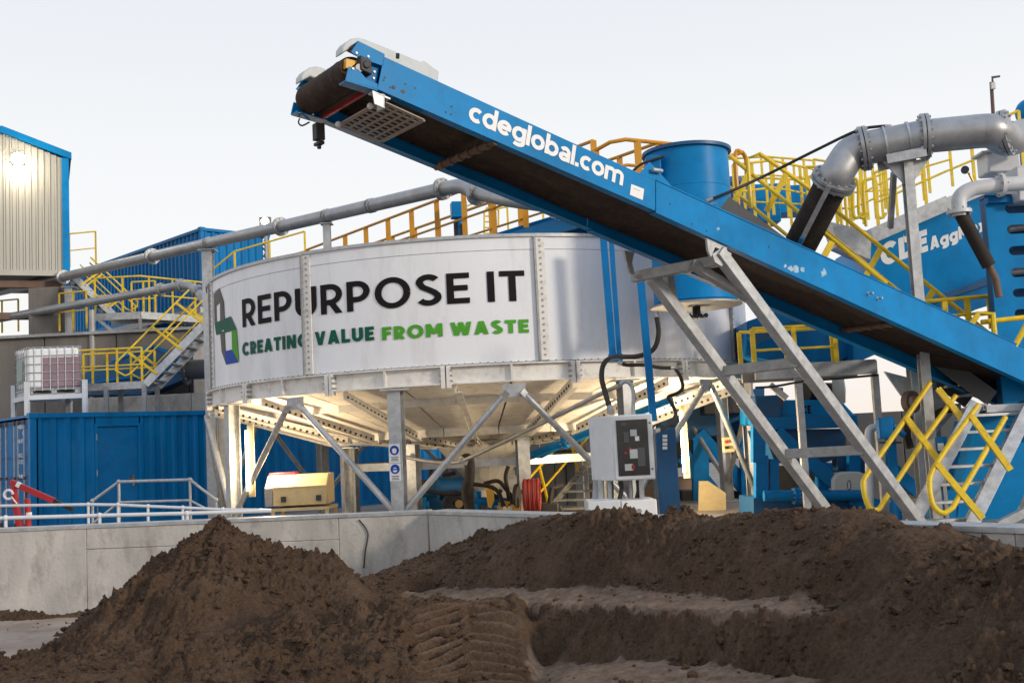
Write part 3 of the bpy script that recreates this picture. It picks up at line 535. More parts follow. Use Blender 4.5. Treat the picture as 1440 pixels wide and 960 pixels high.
# legs, braces
ZL = ZB - RB - .03
node = []
for k in range(9):
    a = OFF + 2 * math.pi * k / 9; r = TR + .02; side = V((math.cos(a), math.sin(a), 0))
    lg = hsec(TP(a, r, GY), TP(a, r, ZL - .02), .2, .2, side, .012).build('leg', 'galv', tank, bevel=0)
    mb = MB(); mb.box(TP(a, r, ZL - .008), .44, .36, .022); mb.build('cap_plate', 'galv', lg)
    mb = MB(); mb.box(TP(a, r, GY + .012), .4, .4, .024); mb.build('base_plate', 'galv', lg)
    am = a + math.pi / 9; n_ = TP(am, r + .02, ZL - .12); mb = MB(); mb.prism([TP(am - .034, r, ZL), TP(am + .034, r, ZL), TP(am + .034, r, ZL - .12), TP(am + .02, r, ZL - .2), TP(am - .02, r, ZL - .2), TP(am - .034, r, ZL - .12)], (TP(am, 1, 0) - TP(am, 0, 0)) * .02); mb.build('gusset', 'galv', tank)
    for a2 in (a, a + 2 * math.pi / 9):
        mb = MB(); e = TP(a2, r + .03, GY + .38); s0 = TP(am + (a2 - am) * .06, r + .045, ZL - .12); mb.tube([lerp(s0, e, .04), lerp(s0, e, .97)], .05, 12)
        ax = (e - s0).normalized(); mb.bar(s0, lerp(s0, e, .06), .03, .11, ax.orthogonal()); mb.bar(lerp(s0, e, .95), lerp(s0, e, 1.0), .03, .11); mb.build('brace', 'galv', tank)
for k in range(9):
    a = OFF - math.radians(12) + 2 * math.pi * k / 9; side = V((math.cos(a), math.sin(a), 0))
    lg = hsec(TP(a, RI + .05, GY), TP(a, RI + .05, ZI - .21), .21, .18, side, .011).build('inner_leg', 'galv', tank)
    mb = MB(); mb.box(TP(a, RI + .05, ZI - .2), .3, .3, .02); mb.build('cap_plate', 'galv', lg)
    b = OFF - math.radians(12) + 2 * math.pi * (k + 1) / 9; mb = MB(); mb.bar(TP(a, RI - .1, 1.55), TP(b, RI - .1, 1.55), .08, .14); mb.build('tie_beam', 'galv', tank)
# lettering bent onto the shell
def curved(s, pxl, pxr, base, cap, m, bold, space=1.0):      # left/right picture columns, (left,right) baseline rows, cap rows
    a0, a1 = phi(Pcyl(pxl, (base[0] + cap[0]) / 2)), phi(Pcyl(pxr, (base[1] + cap[1]) / 2))
    zb = (Pcyl(pxl, base[0]).z + Pcyl(pxr, base[1]).z) / 2; zc = (Pcyl(pxl, cap[0]).z + Pcyl(pxr, cap[1]).z) / 2
    return text_on(s, lambda u, h: TP(a0 + (a1 - a0) * u, TR + .013, zb + (zc - zb) * h), 'letter', m, tank, bold, space)
curved('REPURPOSE IT', 341.5, 738, (460, 423.5), (421.5, 380), 'letter', .178, .125)
curved('CREATING VALUE', 341.5, 526.5, (500.5, 478), (481, 460), 'gdark', .25, .12)
curved('FROM WASTE', 537.5, 743.5, (478.5, 467.5), (460, 449), 'glite', .25, .12)
def decal(poly, m, off=.012):
    mb = MB(); q = []
    for i, (x, y) in enumerate(poly):
        x2, y2 = poly[(i + 1) % len(poly)]
        for k in range(3): p = Pcyl(x + (x2 - x) * k / 3, y + (y2 - y) * k / 3); q.append(TP(phi(p), TR + off, p.z))
    mb.add(q, [tuple(range(len(q)))]); mb.build('emblem', m, tank)
M['bark'] = mat('dark brown lettering', (.045, .032, .026), .5)
decal([(301.5, 413), (309, 405), (315, 424), (316.5, 450), (310.5, 452), (310.2, 424.5), (304.5, 429.5), (305, 452.5), (302.5, 454)], 'bark')
decal([(302.5, 454), (325, 444.6), (333.5, 463), (305, 471)], 'gdark', .013)
decal([(310.5, 469.5), (316, 468), (317.5, 493), (318.5, 512), (312.5, 494)], 'bark')
decal([(326.5, 465), (333.5, 463.3), (336.5, 509), (327, 491)], 'glite')
decal([(317.5, 493.5), (327, 491.3), (336, 509), (318.5, 512.5)], 'royal', .013)
# fluorescent tubes standing under the tank
for (x, y0, y1, Y, lb) in ((346.5, 605, 690, 18.4, 'lit strip lamp under the tank beside its left leg'), (957, 578, 664, 19.0, 'lit strip lamp under the tank beyond the control cabinet')):
    a = P(x, y0, Y); b = V((a.x, a.y, P(x, y1, Y).z)); t = thing('strip_lamp', lb, 'lamp', b, 'strip lamps under the tank'); mb = MB(); mb.tube([a, b], .026, 10); mb.build('lit_tube', 'tube', t)
    mb = MB(); mb.box((a + b) / 2 + V((.05, .07, 0)), .10, .05, a.z - b.z + .2); mb.build('housing', 'tan', t)
    ld = bpy.data.lights.new('strip_lamp_light', 'POINT'); ld.shadow_soft_size = .15; ld.energy = 150 if x < 500 else 240; ld.color = (1, .76, .46)
    lo = bpy.data.objects.new('strip_lamp_light', ld); col.objects.link(lo); lo.parent = t; lo.location = V((.25 if x < 500 else -.3, .3 if x < 500 else -.3, .5 if x < 500 else .3))
# ------------------------------------------------------------------ stacking conveyor
CA = math.radians(36); DH = V((math.cos(CA), math.sin(CA), 0)); FN = V((-math.sin(CA), math.cos(CA), 0)); CW = 1.12
CAn = P(922, 254, 11.4)
N = lambda x, y, f=0.0: Pp(x, y, CAn + FN * f, FN) if f else Pp(x, y, CAn, FN)
conv = thing('belt_conveyor', 'long blue inclined belt conveyor with white lettering, standing on galvanised raking legs', 'conveyor', V((N(1287, 727).x, N(1287, 727).y, GY)))
def inplane(pts, f0, f1, name, m, bevel=0, par=None): mb = MB(); mb.prism([N(x, y) + FN * f0 for x, y in pts], FN * (f1 - f0)); return mb.build(name, m, par or conv, bevel=bevel)
LT, LBt, ST, SB = (540, 80), (531, 125.5), (922, 254), (922, 296.5)
RTp = N(1440, 489) - N(922, 254); RBp = N(1440, 536) - N(922, 299); EXT = 1.55
rt, rb = N(922, 254) + RTp * EXT, N(922, 299) + RBp * EXT
for f in (0, 1):
    o = FN * (CW - .012) * f; sg = -1 if f else 1; th = FN * .012
    a, b, c, d = N(*LT) + o, N(*ST) + o, N(*SB) + o, N(*LBt) + o; e_ = DH * .006
    mb = MB(); mb.prism([a, b - e_, c - e_, d], th); st = mb.build('side_frame', 'conv', conv)
    base = FN * (.012 if f == 0 else 0); q = FN * .085 * sg; up = V((0, 0, -.012))
    mb = MB(); mb.prism([a + base, b + base, b + base + q, a + base + q], up); mb.prism([d + base, c + base, c + base + q, d + base + q], -up); mb.build('flange', 'conv', st)
    a2, c2 = b + e_, N(922, 299) + o + e_; mb = MB(); mb.prism([a2, rt + o, rb + o, c2], th); st2 = mb.build('side_frame', 'conv', conv)
    mb = MB(); mb.prism([a2 + base - q * .25, rt + o + base - q * .25, rt + o + base + q, a2 + base + q], V((0, 0, .012))); mb.prism([c2 + base, rb + o + base, rb + o + base + q, c2 + base + q], -up); mb.build('flange', 'conv', st2)
    if f == 0:
        mb = MB(); mb.prism([b - DH * .10 - FN * .004, b + DH * .10 - FN * .004, b + DH * .10 + V((0, 0, -.03)) - FN * .004, b - DH * .1 + V((0, 0, -.03)) - FN * .004], FN * -.006)
        mb = MB(); mb.prism([N(900, 244), N(914, 228), N(925, 240), N(948, 265.5)], FN * .02); mb.build('joint_plate', 'conv', st2)
        mb = MB(); p = N(921, 241); mb.tube([p - FN * .04 - DH * .07, p - FN * .04 + DH * .06], .022, 10); mb.build('joint_pin', 'galv', st2)
        for nm, lst in (('bolt_holes', ((549, 123, 4), (553.5, 122, 0), (565, 128, 0), (570, 118.5, 0), (584, 124, 0), (627, 158, 0), (634, 161, 0), (635, 150, 0), (942, 287, 0), (973, 315, 0), (993.5, 324.5, 0), (1081, 347, 0), (539.5, 113, 0), (541, 109, 0))),):
            mb = MB()
            for x, y, _ in lst: mb.disc(N(x, y), FN, .010 if _ == 0 else .010, .006, 10)
            for x, y in ((553.5, 123), (567.5, 129)): mb.disc(N(x, y), FN, .017, .008, 14)
            mb.build(nm, 'black', st)
        for x, y in ((1221, 413), (1234, 420)):
            mb = MB(); p = N(x, y); mb.disc(p, FN, .022, .012, 12); mb.tube([p - FN * .07, p], .014, 6); mb.build('bolt', 'galv', st2)
        rs = random.Random(5)
        for x, y, s in ((1112, 377, 5), (1119, 380, 7), (1128, 379, 5), (1158, 384, 7), (1104, 374, 3), (1010, 322, 3)):
            mb = MB(); q_ = [N(x + s * rs.uniform(.4, 1) * math.cos(k * .7), y + s * 1.1 * rs.uniform(.4, 1) * math.sin(k * .7)) - FN * .0015 for k in range(9)]; mb.add(q_, [tuple(range(9))]); mb.build('scuff', M.setdefault('scuffm', mat('worn paint', (.30, .45, .58), .5, var=.3, scale=30)), st2)
# belt: return strand seen from below, carrying strand on top
up_ = lambda p, z: p + V((0, 0, z))
h0, h1 = lerp(N(*LBt), N(*LT), .42), rb + V((0, 0, .22)); tl0, tl1 = lerp(N(*LBt), N(*LT), .86), rt + V((0, 0, -.03))
mb = MB()
nseg = 26
for (p0, p1, zz) in ((h0, h1, 0), (tl0, tl1, 0)):
    k0 = len(mb.v)
    for i in range(nseg + 1):
        p = lerp(p0, p1, i / nseg)
        for j in range(9):
            x = j / 8; sag = -.018 * math.sin(math.pi * ((i * 1.0) % 4) / 4) if p0 is h0 else .05 * (2 * x - 1) ** 2; mb.v.append(p + FN * (.11 + (CW - .22) * x) + V((0, 0, sag)))
    mb.f += [(k0 + i * 9 + j, k0 + i * 9 + j + 1, k0 + i * 9 + j + 10, k0 + i * 9 + j + 9) for i in range(nseg) for j in range(8)]
mb.build('belt', 'belt', conv)
for x, y in ((700, 203), (1285, 455)):
    p = N(x, y) + V((0, 0, .035)); mb = MB(); mb.tube([p + FN * .03, p + FN * (CW - .03)], .034, 12)
    for j in range(1, 7): mb.disc(p + FN * (CW * j / 7), FN, .045, .05, 14)
    mb.build('return_roller', 'brown', conv)
DC = N(505.5, 95.5); DR = .138
mb = MB(); mb.lathe(DC + FN * .10, [(.02, 0), (DR - .01, 0), (DR, .03)] + [(DR + .006 * (j % 2) * (1 if j in (2, 3, 18, 19) else .3), .03 + (CW - .26) * j / 20) for j in range(1, 20)] + [(DR, CW - .23), (DR - .01, CW - .20), (.02, CW - .2)], 40, axis=FN); mb.build('head_drum', 'belt', conv)
mb = MB(); mb.tube([DC - FN * .0, DC + FN * CW], .035, 12); mb.build('drum_shaft', 'galvd', conv)
UA = [(494, 73), (503.5, 59.5), (541, 78), (539, 91), (517, 83.5), (500, 78)]; LA = [(486.5, 112), (490.5, 93.5), (504, 98), (516, 112), (531, 118), (531, 125.5)]
for f in (.0, CW - .014):
    br = inplane(UA, f, f + .014, 'head_bracket', 'conv'); i2 = FN * (.014 if f == 0 else -.10)
    mb = MB(); o = FN * f; mb.prism([N(503.5, 59.5) + o, N(541, 78) + o, N(541, 78) + o + FN * .1 * (1 if f == 0 else -1), N(503.5, 59.5) + o + FN * .1 * (1 if f == 0 else -1)], V((0, 0, .012)))
    mb.prism([N(517, 83.5) + o, N(539, 91) + o, N(539, 91) + o + FN * .06, N(517, 83.5) + o + FN * .06], V((0, 0, -.012))); mb.build('flange', 'conv', br)
    lb = inplane(LA, f, f + .014, 'head_bracket', 'conv'); mb = MB(); g_ = 1 if f == 0 else -1
    mb.prism([N(486.5, 112) + o, N(531, 126) + o, N(531, 126) + o + FN * .13 * g_, N(486.5, 112) + o + FN * .13 * g_], V((0, 0, -.012))); mb.build('flange', 'conv', lb)
    inplane([(531, 66 + 8), (541, 78), (531, 126), (516.5, 119), (524, 74)], f + (.05 if f == 0 else -.05), f + (.064 if f == 0 else -.036), 'end_plate', 'blue')
    mb = MB()
    for x, y in ((531.5, 79), (534, 89), (530, 99), (529, 108), (501, 75), (496, 97), (517.5, 80)): mb.disc(N(x, y) + o + FN * (.05 if (f == 0 and x > 525) else 0), FN, .011, .02, 8)
    mb.build('bolts', 'galv', lb)
inplane([(491, 80), (508, 84), (500, 90), (497, 94), (490.5, 93)], .05, .12, 'drum_guard', 'amber')
mb = MB(); p = N(514, 92) + FN * .03; mb.frame(p, DH * .11 + V((0, 0, -.03)), FN * .09, V((0, 0, .13))); mb.disc(p - FN * .045, FN, .035, .03, 16); mb.build('bearing_block', 'dark', conv, bevel=.01)
GD = [(489, 70), (489.5, 61), (494, 54), (502, 49), (511, 47.5), (519, 49), (588, 77), (600, 82), (605, 80.5), (626, 96), (624, 114), (560, 90), (540, 79), (503, 60), (496, 66)]
inplane(GD, .10, .24, 'drive_guard', 'grey', bevel=.012); inplane([(489, 70), (489.5, 61), (494, 54), (502, 49), (511, 47.5), (519, 49), (545, 61), (560, 85), (540, 79), (503, 63)], CW - .19, CW - .06, 'drive_guard', 'grey', bevel=.012)
mb = MB(); p = N(559, 82); mb.bar(p, N(559.5, 76), .03, .03); mb.build('guard_latch', 'black', conv)
# scraper, sensor, mesh guard under the head
mb = MB(); a, b = N(526, 123) + FN * .1, N(526, 123) + FN * (CW - .08); mb.bar(a, b, .03, .03); mb.build('scraper_bar', 'red', conv)
mb = MB(); mb.prism([a + V((0, 0, .02)), b + V((0, 0, .02)), b + V((0, 0, .15)) - DH * .06, a + V((0, 0, .15)) - DH * .06], DH * .015); mb.build('scraper_blade', 'brown', conv)
mb = MB(); mb.prism([N(524, 130), N(541, 133), N(541, 152), N(527, 146)], FN * .012); mb.prism([N(541, 133), N(541, 152), N(541, 152) + FN * .12, N(541, 133) + FN * .12], DH * -.012); mb.prism([N(524, 127.5), N(549, 138), N(549, 140), N(524, 130)], FN * .08); mb.build('scraper_bracket', 'galv', conv)
mb = MB(); p = N(521, 128) + FN * (CW - .1); mb.frame(p + V((0, 0, -.10)), DH * .09, FN * .09, V((0, 0, .16))); mb.frame(p + V((0, 0, -.21)), DH * .06, FN * .12, V((0, 0, .03))); mb.tube([p + V((0, 0, -.2)), p + V((0, 0, -.26))], .02, 8); mb.build('belt_sensor', 'dark', conv, bevel=.006)
g0, g1 = N(543, 137), N(602, 164); mb = MB(); nh, nw = 9, 5; L0 = FN * .09; L1 = FN * (CW - .26)
for i in range(nw + 1):
    p = lerp(g0, g1, i / nw) + V((0, 0, -.012)); w_ = .05 if i in (0, nw) else .028; mb.bar(p + L0, p + L1, w_, .012)
for j in range(nh + 1):
    o = lerp(L0, L1, j / nh) + V((0, 0, -.0105)); mb.bar(g0 + o, g1 + o, .05 if j in (0, nh) else .028, .0115)
M['meshg'] = mat('dusty mesh guard', (.36, .31, .27), .7, .1, var=.15); mb.build('mesh_guard', 'meshg', conv)
for f in (.2, CW - .3):
    mb = MB(); mb.ball(N(536, 135) + FN * f + V((0, 0, -.035)), .03, 6); mb.build('grease_cap', 'plast', conv)
mb = MB(); mb.tube(smooth_path([N(500, 118) + FN * CW, N(500, 124) + FN * (CW + .02), N(506, 128) + FN * (CW + .03), N(515, 124) + FN * CW], 5), .008, 6); mb.build('sensor_cable', 'black', conv)
# lettering and plate
bl, br_ = N(657.5, 168.9), N(875, 261.8); uv = N(740.6, 174.8) - N(736.3, 202.6)
text_on('cdeglobal.com', lambda u, h: lerp(bl, br_, u) + uv * (h / 1.03) - FN * .004, 'letter', 'wlet', conv, .205, .045)
inplane([(887.5, 259), (905.5, 266), (903.5, 281.5), (885.5, 274)], -.004, 0, 'rating_plate', 'plast')
inplane([(891, 264.5), (900, 268), (899.8, 269.2), (890.8, 265.7)], -.0055, -.004, 'plate_print', 'grey')
# raking legs
FP = lambda x, y: N(x, y, CW - .06)
NP_ = lambda x, y: N(x, y, .06)
def toG(a, b): d = b - a; return a + d * ((GY - a.z) / d.z)
nl0, nl1 = NP_(1009, 353), NP_(1287, 727); nl1 = toG(nl0, nl1)
fl0, fl1 = FP(917, 390), FP(1157, 712); fl1 = toG(fl0, fl1); UPL = DH.cross(FN)
for a, b in ((nl0, nl1), (fl0, fl1)):
    mb = MB(); mb.bar(a, b, .13, .13, FN); lg = mb.build('leg', 'galv', conv, bevel=.008)
    mb = MB(); mb.box(b + V((0, 0, .012)), .35, .35, .024); mb.build('base_plate', 'galv', lg)
nd = (nl1 - nl0).normalized(); fd = (fl1 - fl0).normalized()
def onleg(a, d, py, px):                              # point of a leg at a picture row
    t0, t1 = 0.0, 6.0
    for _ in range(40):
        t = (t0 + t1) / 2
        if proj(a + d * t)[1] < py: t0 = t
        else: t1 = t
    return a + d * t
for y0, y1 in ((384, 365), (522, 509), (638, 632)):
    a, b = onleg(fl0, fd, y0 - 0, 0) if y0 > 390 else FP(905, 387), onleg(nl0, nd, y1, 0); mb = MB(); ex = (a - b).normalized() * (.14 if y0 < 390 else 0); mb.bar(a + ex, b, .12, .12); mb.build('cross_bar', 'galvd', conv, bevel=.008)
mb = MB(); mb.bar(FP(938, 382), onleg(fl0, fd, 428, 0), .1, .1, FN); mb.build('strut', 'galvd', conv)
mb = MB(); mb.bar(lerp(FP(905, 387), NP_(1000, 365), .72), onleg(nl0, nd, 425, 0), .09, .09, FN); mb.build('strut', 'galvd', conv)
for f, g_ in ((NP_, 0), (FP, 1)):
    s_ = (lambda x, y: f(x, y)) if not g_ else (lambda x, y: f(x, y) )
    if not g_: pl = [(991, 331), (1021, 344), (1019, 352), (1012, 352), (1003, 348), (997, 362), (993, 352)]; p2 = [(999, 358), (1012, 349), (1026, 357), (1024, 363), (1012, 375), (1003, 369)]
    else: pl = [(878, 352), (892, 355), (889, 370), (893, 386), (886, 384), (881, 366)]; p2 = [(893, 388), (906, 381), (912, 390), (904, 396)]
    for q in (pl, p2): mb = MB(); mb.prism([s_(x, y) for x, y in q], FN * (.03 if g_ else -.03)); mb.build('leg_bracket', 'galv', conv)
# tail support beyond the picture
for f in (.06, CW - .06):
    p = rb + FN * f - DH * .3; mb = MB(); mb.bar(p, V((p.x, p.y, GY)), .12, .12); mb.build('tail_leg', 'galv', conv)
# ------------------------------------------------------------------ helpers for handrails, stairs, pipes
def handrail(name, label, foot, height, m, group=None, r=.024, mids=(.5,), posts=None, post_w=.05, toe=0, ends=True, cat='handrail', parent=None, round_posts=False):
    foot = [V(p) for p in foot]; t = parent or thing(name, label, cat, foot[0], group); H = V((0, 0, height))
    mb = MB(); mb.tube([p + H for p in foot], r, 8); mb.build('top_rail', m, t)
    for k in mids: mb = MB(); mb.tube([p + H * k for p in foot], r * .8, 8); mb.build('mid_rail', m, t)
    L = [0]
    for a, b in zip(foot[:-1], foot[1:]): L.append(L[-1] + (b - a).length)
    def at(s):
        for i in range(len(foot) - 1):
            if s <= L[i + 1] + 1e-6: return lerp(foot[i], foot[i + 1], (s - L[i]) / max(1e-6, L[i + 1] - L[i]))
        return foot[-1]
    n = posts or max(1, round(L[-1] / 1.1))
    for k in range(n + 1):
        p = at(L[-1] * k / n); mb = MB()
        if round_posts: mb.tube([p, p + H], r * .9, 8)
        else: mb.bar(p, p + H, post_w, post_w * .5, V((0, 1, 0)))
        mb.build('post', m, t)
    if toe: mb = MB(); [mb.bar(a + V((0, 0, toe / 2)), b + V((0, 0, toe / 2)), .012, toe) for a, b in zip(foot[:-1], foot[1:])]; mb.build('toe_board', 'galv', t)
    return t
def stair(name, label, b0, t0, wv, n, m='galv', rails=((0, 1),), rm='yel', hgt=1.0, group=None, tread=.24, depth=.2, perp=True, nposts=2):
    b0, t0, wv = V(b0), V(t0), V(wv); t = thing(name, label, 'staircase', b0, group); d = t0 - b0; hd = V((d.x, d.y, 0)).normalized(); ax = d.normalized(); up = wv.normalized().cross(ax); up = up if up.z > 0 else -up
    for s in (0, 1): mb = MB(); mb.bar(b0 + wv * s, t0 + wv * s, .03, depth, up); mb.build('stringer', m, t, bevel=.004)
    for k in range(n):
        c = lerp(b0, t0, (k + .6) / n) + wv * .5; mb = MB(); mb.frame(c, wv * .97, hd * tread, V((0, 0, .035))); mb.build('tread', 'galvd', t)
    for s in rails[0]:
        o = wv * (s * 1.06 - .03); h = (up if perp else V((0, 0, 1))) * hgt
        hr = MB(); hr.tube([b0 + o + h * .5, b0 + o + h * .56 - ax * .12, b0 + o + h * .85 - ax * .16, b0 + o + h, t0 + o + h], .024, 8); q = hr.build('handrail', rm, t)
        mr = MB(); mr.tube([b0 + o + h * .5, t0 + o + h * .5], .02, 8); mr.build('mid_rail', rm, t)
        for k in range(nposts):
            p = lerp(b0, t0, (k + .45) / nposts) + o; mb = MB(); mb.bar(p - h * .05, p + h, .06, .035, wv); mb.build('post', rm, t)
    return t
def flanged_pipe(name, label, pts, r, m='pipe', fl=(), n=16, sub=1, cat='pipe', fr=1.55, group=None):
    t = thing(name, label, cat, pts[0], group); mb = MB(); mb.tube(pts, r, n); mb.build('pipe_run', m, t)
    for (c, ax) in fl:
        mb, bo = MB(), MB(); a = V(ax).normalized()
        for s in (-1, 1): flange(mb, V(c) + a * .022 * s, a, r * fr, .035, 10, bo)
        f = mb.build('flange', m, t); bo.build('bolts', 'galv', f)
    return t
# ------------------------------------------------------------------ lower blue container with door
K0 = Pz(45, 581, 3.05); K0 = P(45, 581, 24.0); ca = math.radians(43); kd = V((math.cos(ca), math.sin(ca), 0)); kn = V((kd.y, -kd.x, 0)); ke = -kn
KH, KL, KW = 2.59, 9.1, 2.44
def container(name, label, c0, d, e, L, W, H, door=None, endlock=False, text=False):     # c0 near bottom corner; d along the long side, e along the end
    t = thing(name, label, 'shipping container', c0); n1, n2 = -e, -d; up = V((0, 0, 1))
    for (p, q, nn) in ((c0, c0 + d * L, -e), (c0 + e * W, c0 + e * W + d * L, e), (c0, c0 + e * W, -d), (c0 + d * L, c0 + d * L + e * W, d)):
        dd = (q - p).normalized(); cuts = [(.12, (q - p).length - .12)]
        if door and nn == -e: cuts = [(.12, door[0] - .03), (door[1] + .03, (q - p).length - .12)]
        if endlock and nn == -d: continue
        for i, (a, b) in enumerate(cuts): corrugated(p + dd * a, p + dd * b, up, nn, .276, .05, 'corrugated_wall', 'cont', t, .14, H - .1)
        mb = MB(); mb.bar(p + up * .07, q + up * .07, .06, .14); mb.build('bottom_rail', 'cont', t)
        mb = MB(); mb.bar(p + up * (H - .05) + nn * .004, q + up * (H - .05) + nn * .004, .06, .1); mb.build('top_rail', 'cont', t)
    for a in (c0, c0 + d * L, c0 + e * W, c0 + d * L + e * W):
        mb = MB(); mb.frame(a + up * (H / 2), d * .14, e * .14, up * H); mb.build('corner_post', 'cont', t, bevel=.01)
        mb = MB(); mb.frame(a + up * (H - .05), d * .18, e * .18, up * .12); mb.build('corner_casting', 'cont', t, bevel=.01)
    mb = MB(); mb.prism([c0, c0 + d * L, c0 + d * L + e * W, c0 + e * W], V((0, 0, .05))); mb.v = [v + up * (H - .07) for v in mb.v]; mb.build('roof', 'cont', t)
    if door:
        p, q = c0 + d * door[0] - e * -.0, c0 + d * door[1]; mb = MB(); mb.prism([p + up * .14, q + up * .14, q + up * (H - .33), p + up * (H - .33)], e * .03); dr = mb.build('door', 'blue', t, bevel=.01)
        mb = MB()
        for a, b in ((p + up * .14, p + up * (H - .28)), (q + up * .14, q + up * (H - .28))): mb.bar(a - e * .01, b - e * .01, .05, .07, d)
        mb.bar(p + up * (H - .29) - e * .012 - d * .05, q + up * (H - .29) - e * .012 + d * .05, .05, .06); mb.build('door_frame', 'cont', t)
        mb = MB(); mb.prism([p + up * (H - .26), q + up * (H - .26), q + up * (H - .1), p + up * (H - .1)], e * .03); mb.build('panel_over_door', 'cont', t)
        for hz_ in (.35, 1.15, 1.95): mb = MB(); mb.tube([p + d * .01 - e * .02 + up * hz_, p + d * .01 - e * .02 + up * (hz_ + .14)], .02, 8); mb.build('hinge', 'galvd', dr)
        hp_ = q - d * .16 + up * 1.02; mb = MB(); mb.frame(hp_ - e * .012, d * .045, e * .02, up * .24); mb.bar(hp_ - e * .05 + up * .05, hp_ - e * .05 - d * .13 + up * .05, .02, .02); mb.build('handle', 'brass', dr)
    if endlock:
        hw = W / 2
        for s in (0, 1):
            a = c0 + e * (.1 + s * (hw - .1)); b = c0 + e * (hw - .005 + s * (hw - .1)); mb = MB(); zz = [.14, .55, .62, 1.1, 1.17, 1.65, 1.72, H - .12]
            for i in range(len(zz) - 1): mb.prism([a + up * zz[i], b + up * zz[i], b + up * (zz[i + 1]), a + up * (zz[i + 1])], d * (.03 if i % 2 else .05)); mb.v[-8:] = [v + (d * .03 if i % 2 == 0 else d * 0) for v in mb.v[-8:]]
            dr = mb.build('cargo_door', 'cont', t)
            for k in (.22, .52, .72):
                r_ = a + e * (hw * (k if s == 0 else k)) - d * .04; mb = MB(); mb.tube([r_ + up * .1, r_ + up * (H - .14)], .019, 8); rod = mb.build('lock_rod', 'galv', dr)
                mb = MB(); mb.frame(r_ + up * (H - .17), e * .07, d * .05, up * .1); mb.frame(r_ + up * .17, e * .07, d * .05, up * .1); mb.frame(r_ + up * 1.2, e * .07, d * .05, up * .06); mb.build('keeper', 'brown', rod)
    return t
kb = V((K0.x, K0.y, GY)); KH = K0.z - GY
dl = lambda px: (Pp(px, 640, kb, -kn) - kb).dot(kd)
cn = container('blue_container', 'blue corrugated container with a door, standing on the yard behind the left railing', kb, kd, ke, KL + 3, KW, KH, door=(dl(135), dl(196)), endlock=True)
for i, (x, y, s) in enumerate(((27, 600, 'MSEG'), (33.5, 608, '6'), (27, 620, 'MG 85'), (27, 640, '18 CL'), (27, 649, '01 CI'), (27, 669, '10 60'))):
    p = Pp(x, y, kb - kd * .012, kd) ; tx = text_on(s, lambda u, h: p - kd * .03 - ke * (.30 * u * (1 if len(s) > 1 else .25)) + V((0, 0, h * .085 - .05)), 'stencil_print', 'wlet', cn, .2, .12, each=False)
# ------------------------------------------------------------------ upper blue container
U0 = P(283, 320, 36.0); ub = V((U0.x, U0.y, U0.z - 2.59)); va = math.radians(-6); ue = V((math.cos(va), math.sin(va), 0)); ud = V((-ue.y, ue.x, 0))
q1 = P(283, 320, 36); ql = Pz(165, 362, U0.z); ud = V((ql.x - q1.x, ql.y - q1.y, 0)).normalized(); ue = V((ud.y, -ud.x, 0)); ue = ue if ue.x > 0 else -ue
uc = container('blue_container', 'upper blue corrugated container raised behind the walkways and the sloping pipe', ub, ud, ue, 12.2, 2.44, 2.59)
mb = MB(); q = P(371, 355, 35.5); text_on('8523', lambda u, h: P(368.5, 336, 35.9) + V((0, -.06, 0)) + V((0.05 + .11 * h * 0, 0, -.75 * u)) + ue * (.12 * h - .05) - ud * .05, 'stencil_print', 'wlet', uc, .2, .12, each=False)
# support frame of the upper container
mb = MB()
fr = thing('support_frame', 'dark steel platform frame carrying the upper blue container', 'steel frame', V((ub.x, ub.y, GY)))
for a in (0, .33, .66, 1.0):
    for b in (0, 1):
        p = ub + ud * 12 * a + ue * 2.44 * b; mb = MB(); mb.bar(V((p.x, p.y, GY)), V((p.x, p.y, ub.z - .22)), .25, .25, V((0, 1, 0))); mb.build('column', 'galvd', fr)
for b in (0, 1): mb = MB(); mb.bar(ub + ue * 2.44 * b + V((0, 0, -.11)), ub + ue * 2.44 * b + ud * 12 + V((0, 0, -.11)), .2, .2); mb.build('beam', 'galvd', fr)
# ------------------------------------------------------------------ cladded shed on posts
SY = 33.0; s0, s1 = P(-67, 386, SY), P(90, 386, SY); s1.z = s0.z = (s0.z + s1.z) / 2; ze = P(92, 223, SY).z; zr = P(13, 196, SY).z; sh = thing('cladded_shed', 'tall beige ribbed metal shed with blue edge trim and a lit floodlight', 'shed', V((s1.x, SY, GY)))
n = 19; xm = (s0.x + s1.x) / 2; rz = lambda x: ze + (zr - ze) * (1 - abs(x - xm) / (s1.x - xm))
for i in range(n):
    a, b = s0.x + (s1.x - s0.x) * i / n, s0.x + (s1.x - s0.x) * (i + 1) / n; mb = MB(); e = .012; c = b - .045
    mb.prism([(a + e, SY, s0.z), (c, SY, s0.z), (c, SY, rz(c)), (a + e, SY, rz(a + e))], V((0, .03, 0))); mb.prism([(c, SY - .035, s0.z), (b, SY - .035, s0.z), (b, SY - .035, rz(b)), (c, SY - .035, rz(c))], V((0, .06, 0))); mb.build('cladding_strip', 'cladding', sh)
mb = MB(); mb.prism([(s0.x + .02, SY + .03, s0.z), (s1.x, SY + .03, s0.z), (s1.x, SY + .03, ze - .02), (xm, SY + .03, zr - .02), (s0.x + .02, SY + .03, ze - .02)], V((0, 4.5, 0))); mb.build('shed_body', 'dgrey', sh)
mb = MB(); mb.bar((s0.x - .02, SY - .03, s0.z - .06), (s1.x + .02, SY - .03, s0.z - .06), .14, .16); mb.build('base_flashing', 'cladding', sh)
for xx in (s0.x - .06, s1.x + .07): mb = MB(); mb.bar((xx, SY + .02, s0.z - .05), (xx, SY + .02, ze), .2, .2, V((0, 1, 0))); mb.build('corner_trim', 'conv', sh)
